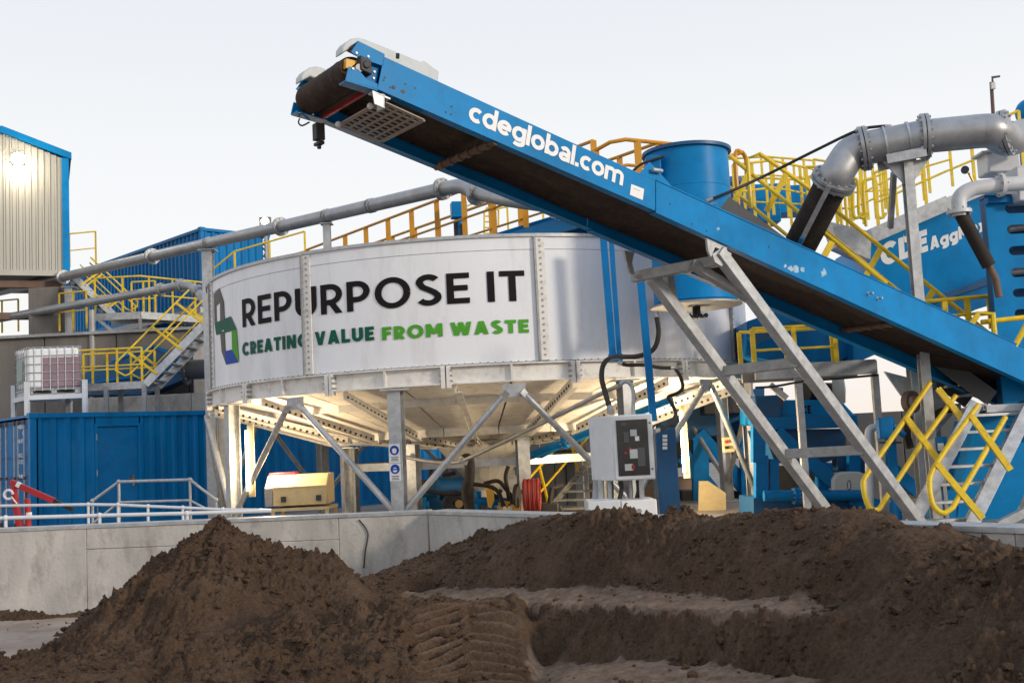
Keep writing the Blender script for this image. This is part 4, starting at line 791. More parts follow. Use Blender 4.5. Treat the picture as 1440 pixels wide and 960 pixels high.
for xa, xb in ((s0.x - .2, xm), (s1.x + .25, xm)):
    za = ze - .03; mb = MB(); mb.prism([(xa, SY - .12, za), (xm, SY - .12, zr), (xm, SY - .12, zr + .2), (xa, SY - .12, za + .2)], V((0, .12, 0))); mb.build('barge_board', 'conv', sh)
    mb = MB(); mb.prism([(xa, SY - .0, za + .12), (xm, SY - .0, zr + .12), (xm, SY, zr + .19), (xa, SY, za + .19)], V((0, 4.7, 0))); mb.build('roof_sheet', 'conv', sh)
for xx, yy in ((s0.x + .2, SY + .3), (s1.x - .1, SY + .3), (s0.x + .2, SY + 4), (s1.x - .1, SY + 4)): mb = MB(); mb.bar((xx, yy, GY), (xx, yy, s0.z - .1), .22, .22, V((0, 1, 0))); mb.build('post', 'brown', sh)
for zz in (.35, 1.3): mb = MB(); mb.bar((s0.x, SY + .3, s0.z - zz), (s1.x, SY + .3, s0.z - zz), .2, .2); mb.build('beam', 'brown', sh)
sh.rotation_euler.z = math.radians(23); SR = Matrix.Rotation(math.radians(23), 3, 'Z')
p = P(26, 229, SY - .25); p = s1 + SR @ (p - s1); p = V(p); fl = thing('floodlight', 'switched on floodlight fixed below the ridge of the beige shed', 'lamp', p); mb = MB(); mb.frame(p + V((0, .06, 0)), V((.34, 0, 0)), V((0, .12, -.05)), V((0, -.08, .26))); mb.build('housing', 'dgrey', fl)
mb = MB(); mb.disc(p + V((0, -.05, -.02)), V((0, 1, -.15)), .19, .03, 20); mb.build('lens', 'flood', fl)
ld = bpy.data.lights.new('floodlight_beam', 'POINT'); ld.energy = 36; ld.color = (1, .88, .66); ld.shadow_soft_size = .12; lo = bpy.data.objects.new('floodlight_beam', ld); col.objects.link(lo); lo.parent = fl; lo.location = (.1, -.55, -.25); fl.rotation_euler.z = math.radians(23)
# ------------------------------------------------------------------ dark concrete plant walls at the left
def slab(name, label, a, b, z0, z1, th, m, cat='wall', lip=None, n=1):
    a, b = V(a), V(b); d = (b - a); t = thing(name, label, cat, V((a.x, a.y, z0))); nn = V((-d.y, d.x, 0)).normalized()
    for i in range(n):
        p, q = lerp(a, b, i / n + .001), lerp(a, b, (i + 1) / n - .001); mb = MB(); mb.prism([V((p.x, p.y, z0)), V((q.x, q.y, z0)), V((q.x, q.y, z1)), V((p.x, p.y, z1))], nn * th); mb.build('concrete_panel', m, t, bevel=.015)
    if lip: mb = MB(); mb.bar(V((a.x, a.y, z1 + .04)) - nn * .03, V((b.x, b.y, z1 + .04)) - nn * .03, .2, .08); mb.build('edge_channel', lip, t)
    return t
a, b = P(-140, 484, 31.0), P(300, 470, 31.0); zt = P(60, 474, 31).z
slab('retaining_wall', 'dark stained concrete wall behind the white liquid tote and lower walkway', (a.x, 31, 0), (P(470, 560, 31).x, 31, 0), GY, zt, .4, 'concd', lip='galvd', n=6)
a, b = P(118, 560, 29.5), P(420, 560, 29.5); slab('low_concrete_wall', 'low grey concrete wall just above the blue container roof', (a.x, 29.5, 0), (b.x, 29.5, 0), GY, P(200, 556, 29.5).z, .35, 'conc', n=2)
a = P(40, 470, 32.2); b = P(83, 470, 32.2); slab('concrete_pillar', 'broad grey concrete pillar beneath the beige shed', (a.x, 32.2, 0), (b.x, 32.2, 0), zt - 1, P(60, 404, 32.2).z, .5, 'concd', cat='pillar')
a = P(272, 540, 30.2); b = P(300, 540, 30.2); slab('concrete_pillar', 'pale concrete pillar left of the white tank under the stairs', (a.x, 30.2, 0), (b.x, 30.2, 0), GY, P(285, 480, 30.2).z, .4, 'conc', cat='pillar')
# blue trough behind the lower walkway, with its pipe
p = [P(x, y, 29.9) for x, y in ((110, 556), (110, 528), (160, 506), (216, 486), (240, 492), (262, 508), (262, 532), (205, 556))]
tr = thing('blue_trough', 'dark blue steel trough behind the lower yellow railing', 'trough', p[0]); mb = MB(); mb.prism(p, V((0, .7, 0))); mb.build('trough_body', 'dblue', tr, bevel=.02)
mb = MB(); mb.bar(p[2] + V((0, -.03, 0)), p[3] + V((0, -.03, 0)), .05, .08); mb.bar(p[3] + V((0, -.03, 0)), p[5] + V((0, -.03, 0)), .05, .08); mb.bar(P(110, 540, 29.85), P(258, 520, 29.85), .04, .06); mb.build('stiffener', 'blue', tr)
flanged_pipe('outlet_pipe', 'short thick grey pipe between the blue trough and the white tank', [P(262, 520, 29.3), P(330, 517, 29.0)], .26, 'dgrey', [(P(262, 520, 29.3), (1, 0, 0))])
# ------------------------------------------------------------------ pipes over the left yard
A0, A1 = P(-60, 424, 39.2), P(622, 266, 20.6); d = (A1 - A0).normalized()
fls = []
for x in (89, 214, 395):
    s = (x + 60) / 682; lo_, hi = 0, 1
    for _ in range(30):
        s = (lo_ + hi) / 2
        if proj(lerp(A0, A1, s))[0] < x: lo_ = s
        else: hi = s
    fls.append((lerp(A0, A1, s), d))
E1 = P(668, 270, 20.0); E2 = P(712, 280, 19.2)
path = [A0, A1] + smooth_path([A1 + d * .1, P(648, 262, 20.2), E1, E2], 4)[1:] + [P(770, 288, 18.6)] + smooth_path([P(815, 292, 18.3), P(836, 297, 18.15), P(845, 312, 18.1), P(846, 335, 18.1), V((P(846, 335, 18.1).x, 18.1, ZT - .4))], 3)
pp = flanged_pipe('overhead_pipe', 'long grey flanged pipe rising across the sky above the white tank', path, .135, 'pipe', fls + [(A1, d), (P(671, 273, 19.95), E2 - E1)], n=18)
for x in (292, 458, 500, 520):
    for k in ((0, .1) if x != 500 else ()):
        lo_, hi = 0, 1
        for _ in range(30):
            s = (lo_ + hi) / 2
            if proj(lerp(A0, A1, s))[0] < x: lo_ = s
            else: hi = s
        mb = MB(); mb.disc(lerp(A0, A1, s) + d * k, d, .15, .03, 20); mb.build('pipe_clamp', 'galvd', pp)
def onpipe(x):
    lo_, hi = 0, 1
    for _ in range(30):
        s = (lo_ + hi) / 2
        if proj(lerp(A0, A1, s))[0] < x: lo_ = s
        else: hi = s
    return lerp(A0, A1, s)
def pipe_post(label, top, z0, w, m='galv', r=.16):
    t = thing('pipe_support', label, 'post', V((top.x, top.y, z0)), 'posts carrying the pipes'); mb = MB(); b = V((top.x, top.y, z0)); e = V((top.x, top.y, top.z - r - .02))
    hs = hsec(b, e, w, w, V((1, 0, 0)), .012); hs.build('post_section', m, t)
    mb = MB(); mb.box(e + V((0, 0, .005)), w * 1.7, w * 1.7, .02); mb.build('saddle', m, t); return t
pipe_post('galvanised post holding the overhead pipe in front of the upper container', onpipe(292), GY, .24)
pipe_post('short galvanised post holding the overhead pipe above the tank rim', onpipe(459), ZT - .3, .15)
L0, L1 = P(-40, 455, 33.5), P(226, 407, 30.0); d2 = (L1 - L0).normalized(); L2 = P(254, 401, 29.6)
lp = [L0, L1, L2] + smooth_path([L2, P(270, 404, 29.4), P(283, 417, 29.0), P(296, 440, 28.6)], 4)[1:] + [P(312, 470, 28.2)]
lpt = flanged_pipe('lower_pipe', 'grey flanged pipe under the overhead pipe, bending down beside the tank', lp, .115, 'pipe', [(L1, d2), (L2, d2), (P(277, 409, 29.2), V((.7, -.2, -.6)))], n=16)
pipe_post('galvanised post standing behind the white tote under both pipes', P(98, 396, 32.3), GY, .22)
pp2 = P(129, 431, 31.0); t = thing('pipe_support', 'round grey post under the lower pipe right of the tote', 'post', V((pp2.x, 31, GY)), 'posts carrying the pipes'); mb = MB(); mb.tube([V((pp2.x, 31, GY)), pp2 - V((0, 0, .1))], .085, 14); mb.build('post_section', 'galvd', t)
# ------------------------------------------------------------------ lower walkway and stairs
def deck(name, label, pts, wv, m='galv', h=.18):
    t = thing(name, label, 'walkway', pts[0])
    for a, b in zip(pts[:-1], pts[1:]):
        for s in (0, 1): mb = MB(); mb.bar(V(a) + V(wv) * s, V(b) + V(wv) * s, .05, h); mb.build('edge_channel', m, t)
        mb = MB(); mb.prism([V(a), V(b), V(b) + V(wv), V(a) + V(wv)], V((0, 0, .03))); mb.v = [v + V((0, 0, h / 2 - .04)) for v in mb.v]; mb.build('deck_plate', 'galvd', t)
    return t
wa, wb = P(96, 546, 27.6), P(203, 549, 27.6); wb.z = wa.z; WV = V((0, 1.0, 0))
dk = deck('walkway', 'low galvanised walkway with yellow railing behind the white tote', [wa, wb], WV)
for p in (wa, wb, lerp(wa, wb, .5)):
    for s in (0, 1): mb = MB(); q = p + WV * s; mb.bar(V((q.x, q.y, GY)), q, .1, .1, V((0, 1, 0))); mb.build('leg', 'galvd', dk)
h_ = wa.z + .09
for s, lb in ((0, 'near yellow railing along the low walkway left of the tank'), (1, 'far yellow railing along the low walkway left of the tank')):
    o = WV * s; handrail('handrail', lb, [V((wa.x, wa.y, h_)) + o, V((wb.x - .05, wb.y, h_)) + o], P(150, 491, 27.6).z - h_, 'yel', 'yellow railings of the left walkways', posts=3)
st_t = P(305, 437, 28.6); st_b = V((wb.x + .02, wb.y, wb.z)); stair('walkway_stair', 'galvanised stair with yellow rails rising from the low walkway to the tank', st_b, st_t, WV, 9, rails=((0, 1),), hgt=.98, nposts=3)
# upper walkway
y1 = 31.4; ua, ub_, uc_ = P(134, 440, y1), P(198, 443, y1), P(305, 418, 33.5); ub_.z = ua.z; uc_ = P(305, 418, 33.5); uc_.z = ua.z
ua.z = ub_.z = uc_.z = P(198, 443, y1).z
UV = V((.1, 1.0, 0)); dk = deck('walkway', 'upper galvanised walkway bracketed out below the upper blue container', [ua, ub_, uc_], UV, h=.2)
for a, b in (((136, 447), (186, 490)), ((197, 447), (198, 478))): mb = MB(); mb.bar(P(*a, y1), P(*b, y1 + .2), .09, .09); mb.build('bracket', 'galv', dk)
hz = V((0, 0, .1)); handrail('handrail', 'yellow railing along the upper walkway in front of the blue container', [ua + hz, ub_ + hz, uc_ + hz], 1.02, 'yel', 'yellow railings of the left walkways', posts=5)
handrail('handrail', 'far yellow railing of the upper walkway beside the container', [ua + hz + UV + V((.6, 0, 0)), ub_ + hz + UV], 1.02, 'yel', 'yellow railings of the left walkways', posts=2)
stair('upper_stair', 'yellow railed stair beside the beige shed above the upper walkway', P(163, 446, 32.4), P(98, 383, 33.5), V((-.35, .85, 0)), 8, rails=((0, 1),), hgt=1.0, nposts=2)
handrail('handrail', 'yellow landing rail at the corner of the beige shed', [P(98, 376, 34.0), P(135, 372, 34.4)], 1.05, 'yel', 'yellow railings of the left walkways', posts=1)
handrail('handrail', 'low yellow rail by the posts under the beige shed', [P(84, 466, 32.0), P(122, 462, 32.0)], 1.1, 'yel', 'yellow railings of the left walkways', posts=2)
handrail('handrail', 'yellow rail just behind the left edge of the tank rim', [P(292, 440, 28.5), P(331, 408, 28.3), P(430, 380, 28.0)], 1.0, 'yel', 'yellow railings of the left walkways', posts=3)
handrail('handrail', 'short rails under the far left of the shed', [P(-20, 470, 34.0), P(26, 466, 34.0)], 1.0, 'yel', 'yellow railings of the left walkways', posts=2)
# ------------------------------------------------------------------ liquid tote on a rack
ia = P(38, 556, 26.6); iz = P(38, 556, 26.6).z; il = kd; ie = ke
ra_ = math.radians(8); il = V((math.cos(ra_), math.sin(ra_), 0)); ie = V((-il.y, il.x, 0)); ie = V((-.62, .78, 0))
tb = ia.copy(); ib = thing('liquid_tote', 'white caged liquid tote half full of violet fluid above the container', 'tote', tb)
TLn, TWn, THn = 1.24, 1.0, P(38, 489, 26.6).z - iz
mb = MB(); c = tb + il * TLn / 2 + ie * TWn / 2 + V((0, 0, .14 + (THn - .14) / 2)); mb.frame(c, il * (TLn - .06), ie * (TWn - .06), V((0, 0, THn - .18)));
mb.build('bottle', 'plast', ib, bevel=.06)
mb = MB(); mb.frame(tb + il * (.36 + TLn / 2 - .17) + ie * (TWn / 2 - .006) + V((0, 0, .14 + .40)), il * (TLn - .34), ie * (TWn - .05), V((0, 0, .72))); mb.build('fluid', 'fluid', ib, bevel=.02)
M['panelg'] = mat('grey green label panel', (.30, .36, .33), .5); mb = MB(); mb.frame(tb - il * .02 + ie * .55 + V((0, 0, .62)), il * .01, ie * .5, V((0, 0, .5))); mb.build('label_panel', 'panelg', ib)
mb = MB()
for k in range(8):
    for q, s_ in ((tb + il * TLn * k / 7, 1), (tb + ie * TWn * k / 7, 0)):
        for o in ((ie * -.0, ie * TWn) if s_ else (il * 0, il * TLn)): mb.tube([q + o + V((0, 0, .1)), q + o + V((0, 0, THn))], .010, 6)
for k in range(6):
    z = V((0, 0, .14 + (THn - .14) * k / 5)); cs = [tb + z, tb + il * TLn + z, tb + il * TLn + ie * TWn + z, tb + ie * TWn + z]
    mb.tube(cs + [cs[0]], .011, 6)
mb.build('cage', 'galv', ib)
mb = MB()
for k in (0, .5, 1): mb.frame(tb + il * (.08 + (TLn - .16) * k) + ie * TWn / 2 + V((0, 0, .06)), il * .12, ie * TWn, V((0, 0, .1)))
mb.frame(tb + il * TLn / 2 + ie * TWn / 2 + V((0, 0, .015)), il * TLn, ie * TWn, V((0, 0, .02))); mb.frame(tb + il * TLn / 2 + ie * TWn / 2 + V((0, 0, .125)), il * TLn, ie * TWn, V((0, 0, .02))); mb.build('pallet', 'galv', ib)
rk = thing('tote_rack', 'pale steel rack with stub legs holding the liquid tote on the container', 'rack', V((tb.x, tb.y, K0.z))); zk = K0.z + .0
for (u, e2) in ((-.02, -.08), (1.3, -.08), (-.02, 1.1), (1.3, 1.1)):
    q = tb + il * u + ie * e2; mb = MB(); mb.bar(V((q.x, q.y, zk)), V((q.x, q.y, iz + .32)), .1, .1, V((0, 1, 0))); mb.box(V((q.x, q.y, zk + .01)), .16, .16, .02); mb.build('leg', 'cab', rk)
for (u, e2, u2, e3) in ((-.02, -.08, 1.3, -.08), (-.02, 1.1, 1.3, 1.1), (-.02, -.08, -.02, 1.1), (1.3, -.08, 1.3, 1.1)):
    mb = MB(); mb.bar(tb + il * u + ie * e2 + V((0, 0, -.06)), tb + il * u2 + ie * e3 + V((0, 0, -.06)), .07, .11); mb.build('beam', 'cab', rk)
# ------------------------------------------------------------------ white tube railings on the left wall, ramp rail
wp = lambda px, off=-.13: Pp(px, 740, WL, WLN) - WLN * (-off if off < 0 else off)
def tuberail(name, label, pts, posts, zb, m='cab', r=.026, knob=True):
    t = thing(name, label, 'handrail', V((pts[0].x, pts[0].y, zb)), 'pale tube railings at the left'); mb = MB(); mb.tube(pts, r, 10); mb.build('rail', m, t)
    for p in posts:
        mb = MB(); mb.tube([V((p.x, p.y, zb)), p], r * .9, 8); po = mb.build('post', m, t)
        if knob: mb = MB(); mb.ball(p, r * 1.55, 6); mb.build('clamp', m, po)
    return t
q = [P(x, y, 14.9) for x, y in ((-60, 732), (8, 728), (140, 724.5), (263, 721.5), (381, 718))]; tuberail('tube_railing', 'nearer pale tube railing low along the top of the concrete wall', q, [q[1], q[2], q[3]], WT - .05)
q = [P(x, y, 16.4) for x, y in ((-60, 713), (0, 711), (124, 709), (166, 709.5), (208, 711.5), (257, 713.5), (313, 716), (381, 717))]; tuberail('tube_railing', 'farther pale tube railing behind the wall sloping down to the right', q, [q[2], q[3], q[4], q[5], q[6]], GY, r=.022)
q = [P(x, y, 17.0) for x, y in ((130, 704), (167, 677), (267, 674), (304, 703))]; t = tuberail('ramp_railing', 'grey ramp railing with sloping ends before the container door', q, q, GY, 'galv', .022); mb = MB(); mb.tube([P(130, 736, 17), P(167, 706, 17), P(267, 703, 17), P(290, 715, 17)], .018, 8); mb.build('mid_rail', 'galv', t)
# ------------------------------------------------------------------ red workshop crane
X = lambda x, y, Y=16.8: P(x, y, Y)
cr_ = thing('workshop_crane', 'red folding workshop crane with black boom tip behind the wall', 'crane', V((X(30, 740).x, 16.8, GY)))
m0 = X(34, 738); m1 = X(18, 684); mb = MB(); mb.bar(V((m0.x + .03, m0.y, GY)), m1, .07, .10); mb.build('mast', 'red', cr_, bevel=.006)
mb = MB(); b1 = X(76, 704); mb.bar(X(15, 677.5), b1, .06, .085); mb.build('boom', 'red', cr_, bevel=.006); mb = MB(); mb.bar(b1, X(102, 716), .05, .06); mb.build('boom_tip', 'black', cr_)
mb = MB(); mb.tube([X(37, 700), X(37, 688)], .018, 8); mb.build('ram_rod', 'dark', cr_); mb = MB(); r0 = X(41, 738); mb.tube([V((r0.x, r0.y, GY)), X(38.5, 701)], .045, 12); ram = mb.build('ram_body', 'red', cr_); mb = MB(); mb.tube([X(40.5, 726), X(40, 720)], .048, 12); mb.build('ram_label', 'plast', ram)
mb = MB(); mb.bar(X(24, 680), X(29, 682.5), .07, .07); mb.build('boom_label', 'plast', cr_); mb = MB(); c = X(12, 695, 16.7); mb.tube(arc(c, V((1, 0, 0)), V((0, 0, 1)), .065, 0, 5.2, 14), .02, 8); mb.tube([X(16, 698, 16.7), X(24, 708, 16.7)], .012, 6); mb.build('hook', 'plast', cr_)
mb = MB(); mb.bar(V((m0.x - .1, m0.y - .4, GY + .08)), V((m0.x - .1, m0.y + .9, GY + .08)), .08, .08); mb.bar(V((m0.x + .3, m0.y - .4, GY + .08)), V((m0.x + .3, m0.y + .9, GY + .08)), .08, .08); mb.bar(V((m0.x - .1, m0.y, GY + .08)), V((m0.x + .35, m0.y, GY + .08)), .08, .08); mb.build('base_leg', 'red', cr_)
# ------------------------------------------------------------------ tan tool chest
Y0 = 18.6; c = lambda x, y, d=0: P(x, y, Y0) + V((0, d, 0)); ch = thing('tool_chest', 'tan tread plate tool chest with sloping lid, left under the tank', 'tool chest', V((P(410, 712, Y0).x, Y0, GY)))
pl = [c(384, 712), c(383, 674), c(366, 672), c(366, 712)]
side = [P(384, 712, Y0), P(380, 669, Y0 + .35), P(455, 668, Y0 + .35), P(459, 711, Y0)]
a, b = P(384, 712, Y0), P(460, 711, Y0); b.z = a.z; h1, h2 = P(384, 686, Y0).z, P(382, 669, Y0).z; w_ = V((0, .8, 0)); xx = V((b.x - a.x, 0, 0)); z = lambda p, q: V((p.x, p.y, q))
prof = [a, z(a, h1), z(a, h2) + V((0, .28, 0)), z(a, h2) + w_, a + w_]; mb = MB(); mb.prism([p + V((-.0, 0, 0)) for p in prof], xx); mb.build('chest_body', 'tan', ch, bevel=.012)
mb = MB(); mb.prism([p + V((-.004, 0, 0)) for p in prof], V((-.13, 0, 0))); mb.build('end_panel', 'galvd', ch, bevel=.01)
mb = MB(); mb.bar(z(a, h1) + V((.01, -.005, 0)), z(a, h1) + xx * .99 + V((0, -.005, 0)), .02, .02); mb.build('lid_edge', 'tan', ch)
for t_ in (.2, .85): mb = MB(); p = a + xx * t_ + V((0, -.02, .11)); mb.frame(p, V((.08, 0, 0)), V((0, .03, 0)), V((0, 0, .09))); mb.build('latch', 'dark', ch)
mb = MB(); p = a + xx * .5 + V((0, .4, -.06)); mb.frame(p, xx * 1.1, w_ * 1.1, V((0, 0, .05)))
for s in (0, 1):
    for u in (0, 1): q = a + xx * s + w_ * u; mb.bar(V((q.x, q.y, GY)), q - V((0, 0, .04)), .06, .06, V((0, 1, 0)))
mb.build('stand', 'tan', ch); mb = MB(); p = z(a, h2) + V((.05, .5, .02)); mb.frame(p + xx * .05, V((.45, 0, 0)), V((0, .3, 0)), V((0, 0, .05))); tag(mb.build('red_tray', 'red', bevel=.01), 'flat red tray lying on the tan tool chest', 'tray')
# ------------------------------------------------------------------ safety signs on the near tank leg
a13 = OFF; sp0 = TP(OFF, TR + .125, 0)
for i, (y0, y1) in enumerate(((624, 650.5), (651.5, 676))):
    zt_, zb_ = P(552, y0, sp0.y).z, P(552, y1, sp0.y).z; tg = V((math.cos(OFF), math.sin(OFF), 0)); od = V((math.sin(OFF), -math.cos(OFF), 0)); c = V((sp0.x, sp0.y, (zt_ + zb_) / 2)) - tg * .015
    t = tag(bpy.data.objects.new('safety_sign', None), 'upper white safety sign with a blue hard hat disc on the tank leg' if i == 0 else 'lower white safety sign with a blue goggles disc on the tank leg', 'sign', 'safety signs on the tank leg'); col.objects.link(t); t.location = c
    mb = MB(); mb.frame(c, tg * .18, od * .004, V((0, 0, zt_ - zb_))); mb.build('sign_plate', 'plast', t)
    cc = c + od * .004 + V((0, 0, .045)); mb = MB(); mb.disc(cc, od, .072, .004, 24); mb.build('sign_disc', 'royal', t)
    mb = MB(); mb.lathe(cc + od * .0035 - V((0, 0, .012)), [(.001, 0), (.036, 0), (.036, .001), (.001, .001)], 16, axis=od); mb.build('head_symbol', 'plast', t)
    mb = MB(); o = od * .0062
    if i == 0: mb.prism([cc + o + tg * .038 * math.cos(k * math.pi / 8) + V((0, 0, .028 * math.sin(k * math.pi / 8) + .004)) for k in range(9)], od * .001)
    else: mb.frame(cc + o + V((0, 0, -.004)), tg * .08, od * .001, V((0, 0, .022)))
    mb.build('symbol_detail', 'plast' if i == 0 else 'royal', t)
    for k in range(3): mb = MB(); mb.frame(c + od * .003 - V((0, 0, .06 + k * .024)), tg * (.12 - .02 * (k % 2)), od * .002, V((0, 0, .010))); mb.build('print_line', 'letter', t)

# floodlight shining beyond the overhead pipe
p = P(372, 311, 30.0); fl = thing('floodlight', 'small lit floodlight seen just above the overhead pipe beside the upper blue container', 'lamp', p); mb = MB(); mb.box(p + V((0, .1, 0)), .3, .12, .24); mb.build('housing', 'dgrey', fl); mb = MB(); mb.disc(p + V((0, .03, .01)), V((0, 1, -.1)), .09, .02, 16); mb.build('lens', 'flood', fl); mb = MB(); mb.tube([p + V((0, .12, -.1)), V((p.x, p.y + .12, GY))], .05, 8); mb.build('pole', 'galvd', fl)
# ------------------------------------------------------------------ bridge across the tank with yellow railings coloured as if sunset-lit
zd = 5.62
def onz(px, py, z): return Pz(px, py, z)
ra, rb_ = P(432, 351, 26.6), P(600, 287, 22.3); zr_ = (ra.z + rb_.z) / 2
ra, rb_ = Pz(432, 351, zr_), Pz(600, 287, zr_); bd = (rb_ - ra); bd.z = 0; bd.normalize(); bn = V((bd.y, -bd.x, 0)); bn = bn if bn.y < 0 else -bn
b0, b1 = ra - V((0, 0, 1.1)), ra + bd * 11.0 - V((0, 0, 1.1))
br = thing('tank_bridge', 'blue steel bridge crossing over the round white tank below the sunset-tinted yellow railings', 'bridge', b0)
for s in (0, 1.1): mb = MB(); o = -bn * s; mb.bar(b0 + o - V((0, 0, .14)), b1 + o - V((0, 0, .14)), .06, .26); mb.build('bridge_girder', 'conv', br)
mb = MB(); mb.prism([b0, b1, b1 - bn * 1.1, b0 - bn * 1.1], V((0, 0, -.02))); mb.build('deck_plate', 'dblue', br)
handrail('handrail', 'near sunset-tinted yellow railing on the bridge over the round white tank', [b0, b1 - bd * .4], 1.1, 'yel_sunset', 'sunset-tinted yellow railings on the tank bridge', posts=11, post_w=.10, r=.03)
handrail('handrail', 'far sunset-tinted yellow railing on the bridge over the round white tank', [b0 - bn * 1.1 + bd * 1.2, b1 - bn * 1.1], 1.1, 'yel_sunset', 'sunset-tinted yellow railings on the tank bridge', posts=10, post_w=.10, r=.03)
mb = MB(); mb.prism([P(690, 330, 20.5), P(772, 305, 19.6), P(822, 316, 19.4), P(822, 330, 19.4)], V((.1, .9, 0))); tag(mb.build('feed_launder', 'conv', bevel=.01), 'blue sloping feed launder above the tank rim below the conveyor', 'launder')
# drive motor on its post
mt = thing('bridge_drive', 'small blue boxed drive with a motor on a post above the tank rim', 'motor', P(645, 336, 21.8)); c = P(645, 296, 21.8)
mb = MB(); mb.frame(c, V((.30, .05, 0)), V((-.05, .26, 0)), V((0, 0, .32))); mb.build('drive_box', 'conv', mt, bevel=.015); mb = MB(); mb.tube([c + V((.02, 0, -.1)), c + V((.02, 0, -.95))], .05, 12); mb.build('drive_post', 'conv', mt)
mb = MB(); mb.tube([c + V((-.02, .1, -.18)), c + V((-.02, .1, -.5))], .10, 14); mb.tube([c + V((.08, -.1, -.3)), c + V((.06, -.1, -.62))], .06, 12); mb.build('motor_body', 'dark', mt)
# far yellow platforms seen over the tank
for i, (pts, h, lb, ps) in enumerate((([(655, 322), (735, 290)], 1.1, 'distant yellow guard rail between the small blue drive and the conveyor', 2), ([(690, 330), (745, 318), (790, 322)], 1.2, 'distant yellow platform railing just under the conveyor', 4))):
    handrail('handrail', lb, [P(x, y, 27) for x, y in pts], h, 'yel', 'distant yellow railings', posts=ps)
t = thing('caged_ladder', 'distant yellow hooped ladder top seen beyond the white tank', 'ladder', P(690, 325, 26.5)); mb = MB()
for x in (681, 692): mb.tube([P(x, 330, 26.5), P(x, 298, 26.5)] + [P(x + 4, 292, 26.5), P(x + 9, 296, 26.7), P(x + 9, 318, 26.7)], .022, 8)
mb.build('stile', 'yel', t)
for k in range(4): mb = MB(); mb.tube([P(681, 328 - 8 * k, 26.5), P(692, 328 - 8 * k, 26.5)], .016, 6); mb.build('rung', 'yel', t)
# ------------------------------------------------------------------ blue dosing vessel in front of the tank
vb, vt = P(977, 428, 16.6), P(960, 217, 16.6); vx, vy = (P(977, 428, 16.6).x + .02), 16.6; VR = .62; z0, z1 = P(977, 430, 16.6).z, P(962, 216, 16.6).z
ves = thing('blue_vessel', 'tall round blue vessel with a flat base hung beside the white tank behind the conveyor', 'vessel', V((vx, vy, z0)))
mb = MB(); mb.lathe(V((vx, vy, 0)), [(.01, z0 + .02), (VR - .03, z0 + .02), (VR, z0 + .05), (VR, z0 + 1.3), (VR + .004, z0 + 1.305), (VR, z0 + 1.31), (VR, z1 - .6), (VR + .004, z1 - .595), (VR, z1 - .59), (VR, z1)], 48); mb.build('vessel_body', 'conv', ves)
mb = MB(); mb.lathe(V((vx, vy, 0)), [(VR - .01, z1 - .03), (VR + .05, z1 - .03), (VR + .05, z1 + .02), (VR - .02, z1 + .02)], 48); mb.build('vessel_rim', 'dblue', ves); mb = MB(); mb.disc(V((vx, vy, z0)), V((0, 0, 1)), VR + .06, .03, 48); mb.build('base_plate', 'galvd', ves)
mb = MB(); mb.tube([V((vx, vy, z0)), V((vx, vy, z0 - .14))], .06, 12); [mb.tube([V((vx - .12 + .08 * k, vy - .1, z0 - .16)), V((vx - .12 + .08 * k, vy + .1, z0 - .16))], .035, 8) for k in range(4)]; mb.build('drain_valve', 'black', ves)
for dx in (-.35, .35):
    for zz in (z0 + .25, z0 + 1.2): mb = MB(); mb.bar(V((vx + dx, vy + .3, zz)), V((vx + dx, 18.6, zz)), .08, .08); mb.build('support_arm', 'blue', ves)
mb = MB(); mb.frame(P(918, 236, 16.2), V((.22, 0, 0)), V((0, .3, 0)), V((0, 0, .3))); mb.build('inlet_box', 'blue', ves, bevel=.02)
mb = MB(); mb.tube(smooth_path([P(886, 245, 16.0), P(900, 232, 16.0), P(920, 224, 16.0), P(934, 220, 16.05)], 4), .02, 8); mb.build('rim_cable', 'black', ves)
handrail('handrail', 'sunset-tinted yellow platform rail left of and behind the blue vessel', [P(790, 310, 18.2), P(862, 272, 17.6), P(884, 268, 17.6), P(1012, 278, 18.3)], P(870, 196, 17.6).z - P(870, 268, 17.6).z, 'yel_sunset', 'sunset-tinted yellow railings on the tank bridge', posts=4, post_w=.11, r=.034)
# two slim blue pipes down the tank wall, third pipe beside
for pts, r, lb in (([(848, 330), (862, 503)], .05, 'left slim blue down pipe on the white tank wall'), ([(859, 330), (871, 503)], .035, 'second slim blue down pipe close beside the thicker one'), ([(901, 395), (919, 592)], .05, 'blue down pipe running to the top of the control cabinet')):
    a, b = [P(x, y, 16.55 if pts[0][0] < 900 else 15.4) for x, y in pts]; a.x = b.x if False else a.x; t = thing('down_pipe', lb, 'pipe', b, 'slim blue down pipes'); mb = MB(); mb.bar(a, b, r * 2, r * 1.2, V((0, 1, 0))); mb.build('pipe_section', 'blue', t)
    if pts[0][0] < 900: mb = MB(); mb.box(b + V((.0, .0, 0)), r * 2.6, r * 2, .12); mb.build('end_bracket', 'blue', t)
def hose(name, label, pts, Y, r, m='rubber', cat='hose', group=None, ends=True):
    q = smooth_path([P(x, y, Y[i] if isinstance(Y, (list, tuple)) else Y) for i, (x, y) in enumerate(pts)], 6); t = thing(name, label, cat, q[-1], group); mb = MB(); mb.tube(q, r, 10); mb.build('hose_body', m, t)
    if ends:
        for a, b in ((q[0], q[1]), (q[-1], q[-2])): d = (b - a).normalized(); mb = MB(); mb.tube([a - d * .02, a + d * .08], r * 1.25, 10); mb.build('coupling', 'galvd', t)
    return t
hose('rubber_hose', 'thick black hose looping from a tank nipple down to the control cabinet', [(923, 442), (926, 470), (918, 492), (895, 501), (865, 502), (850, 510), (846, 530), (852, 555), (859, 578)], [16.3, 16.1, 16.1, 16.2, 16.1, 15.6, 15.2, 14.9, 14.6], .036)
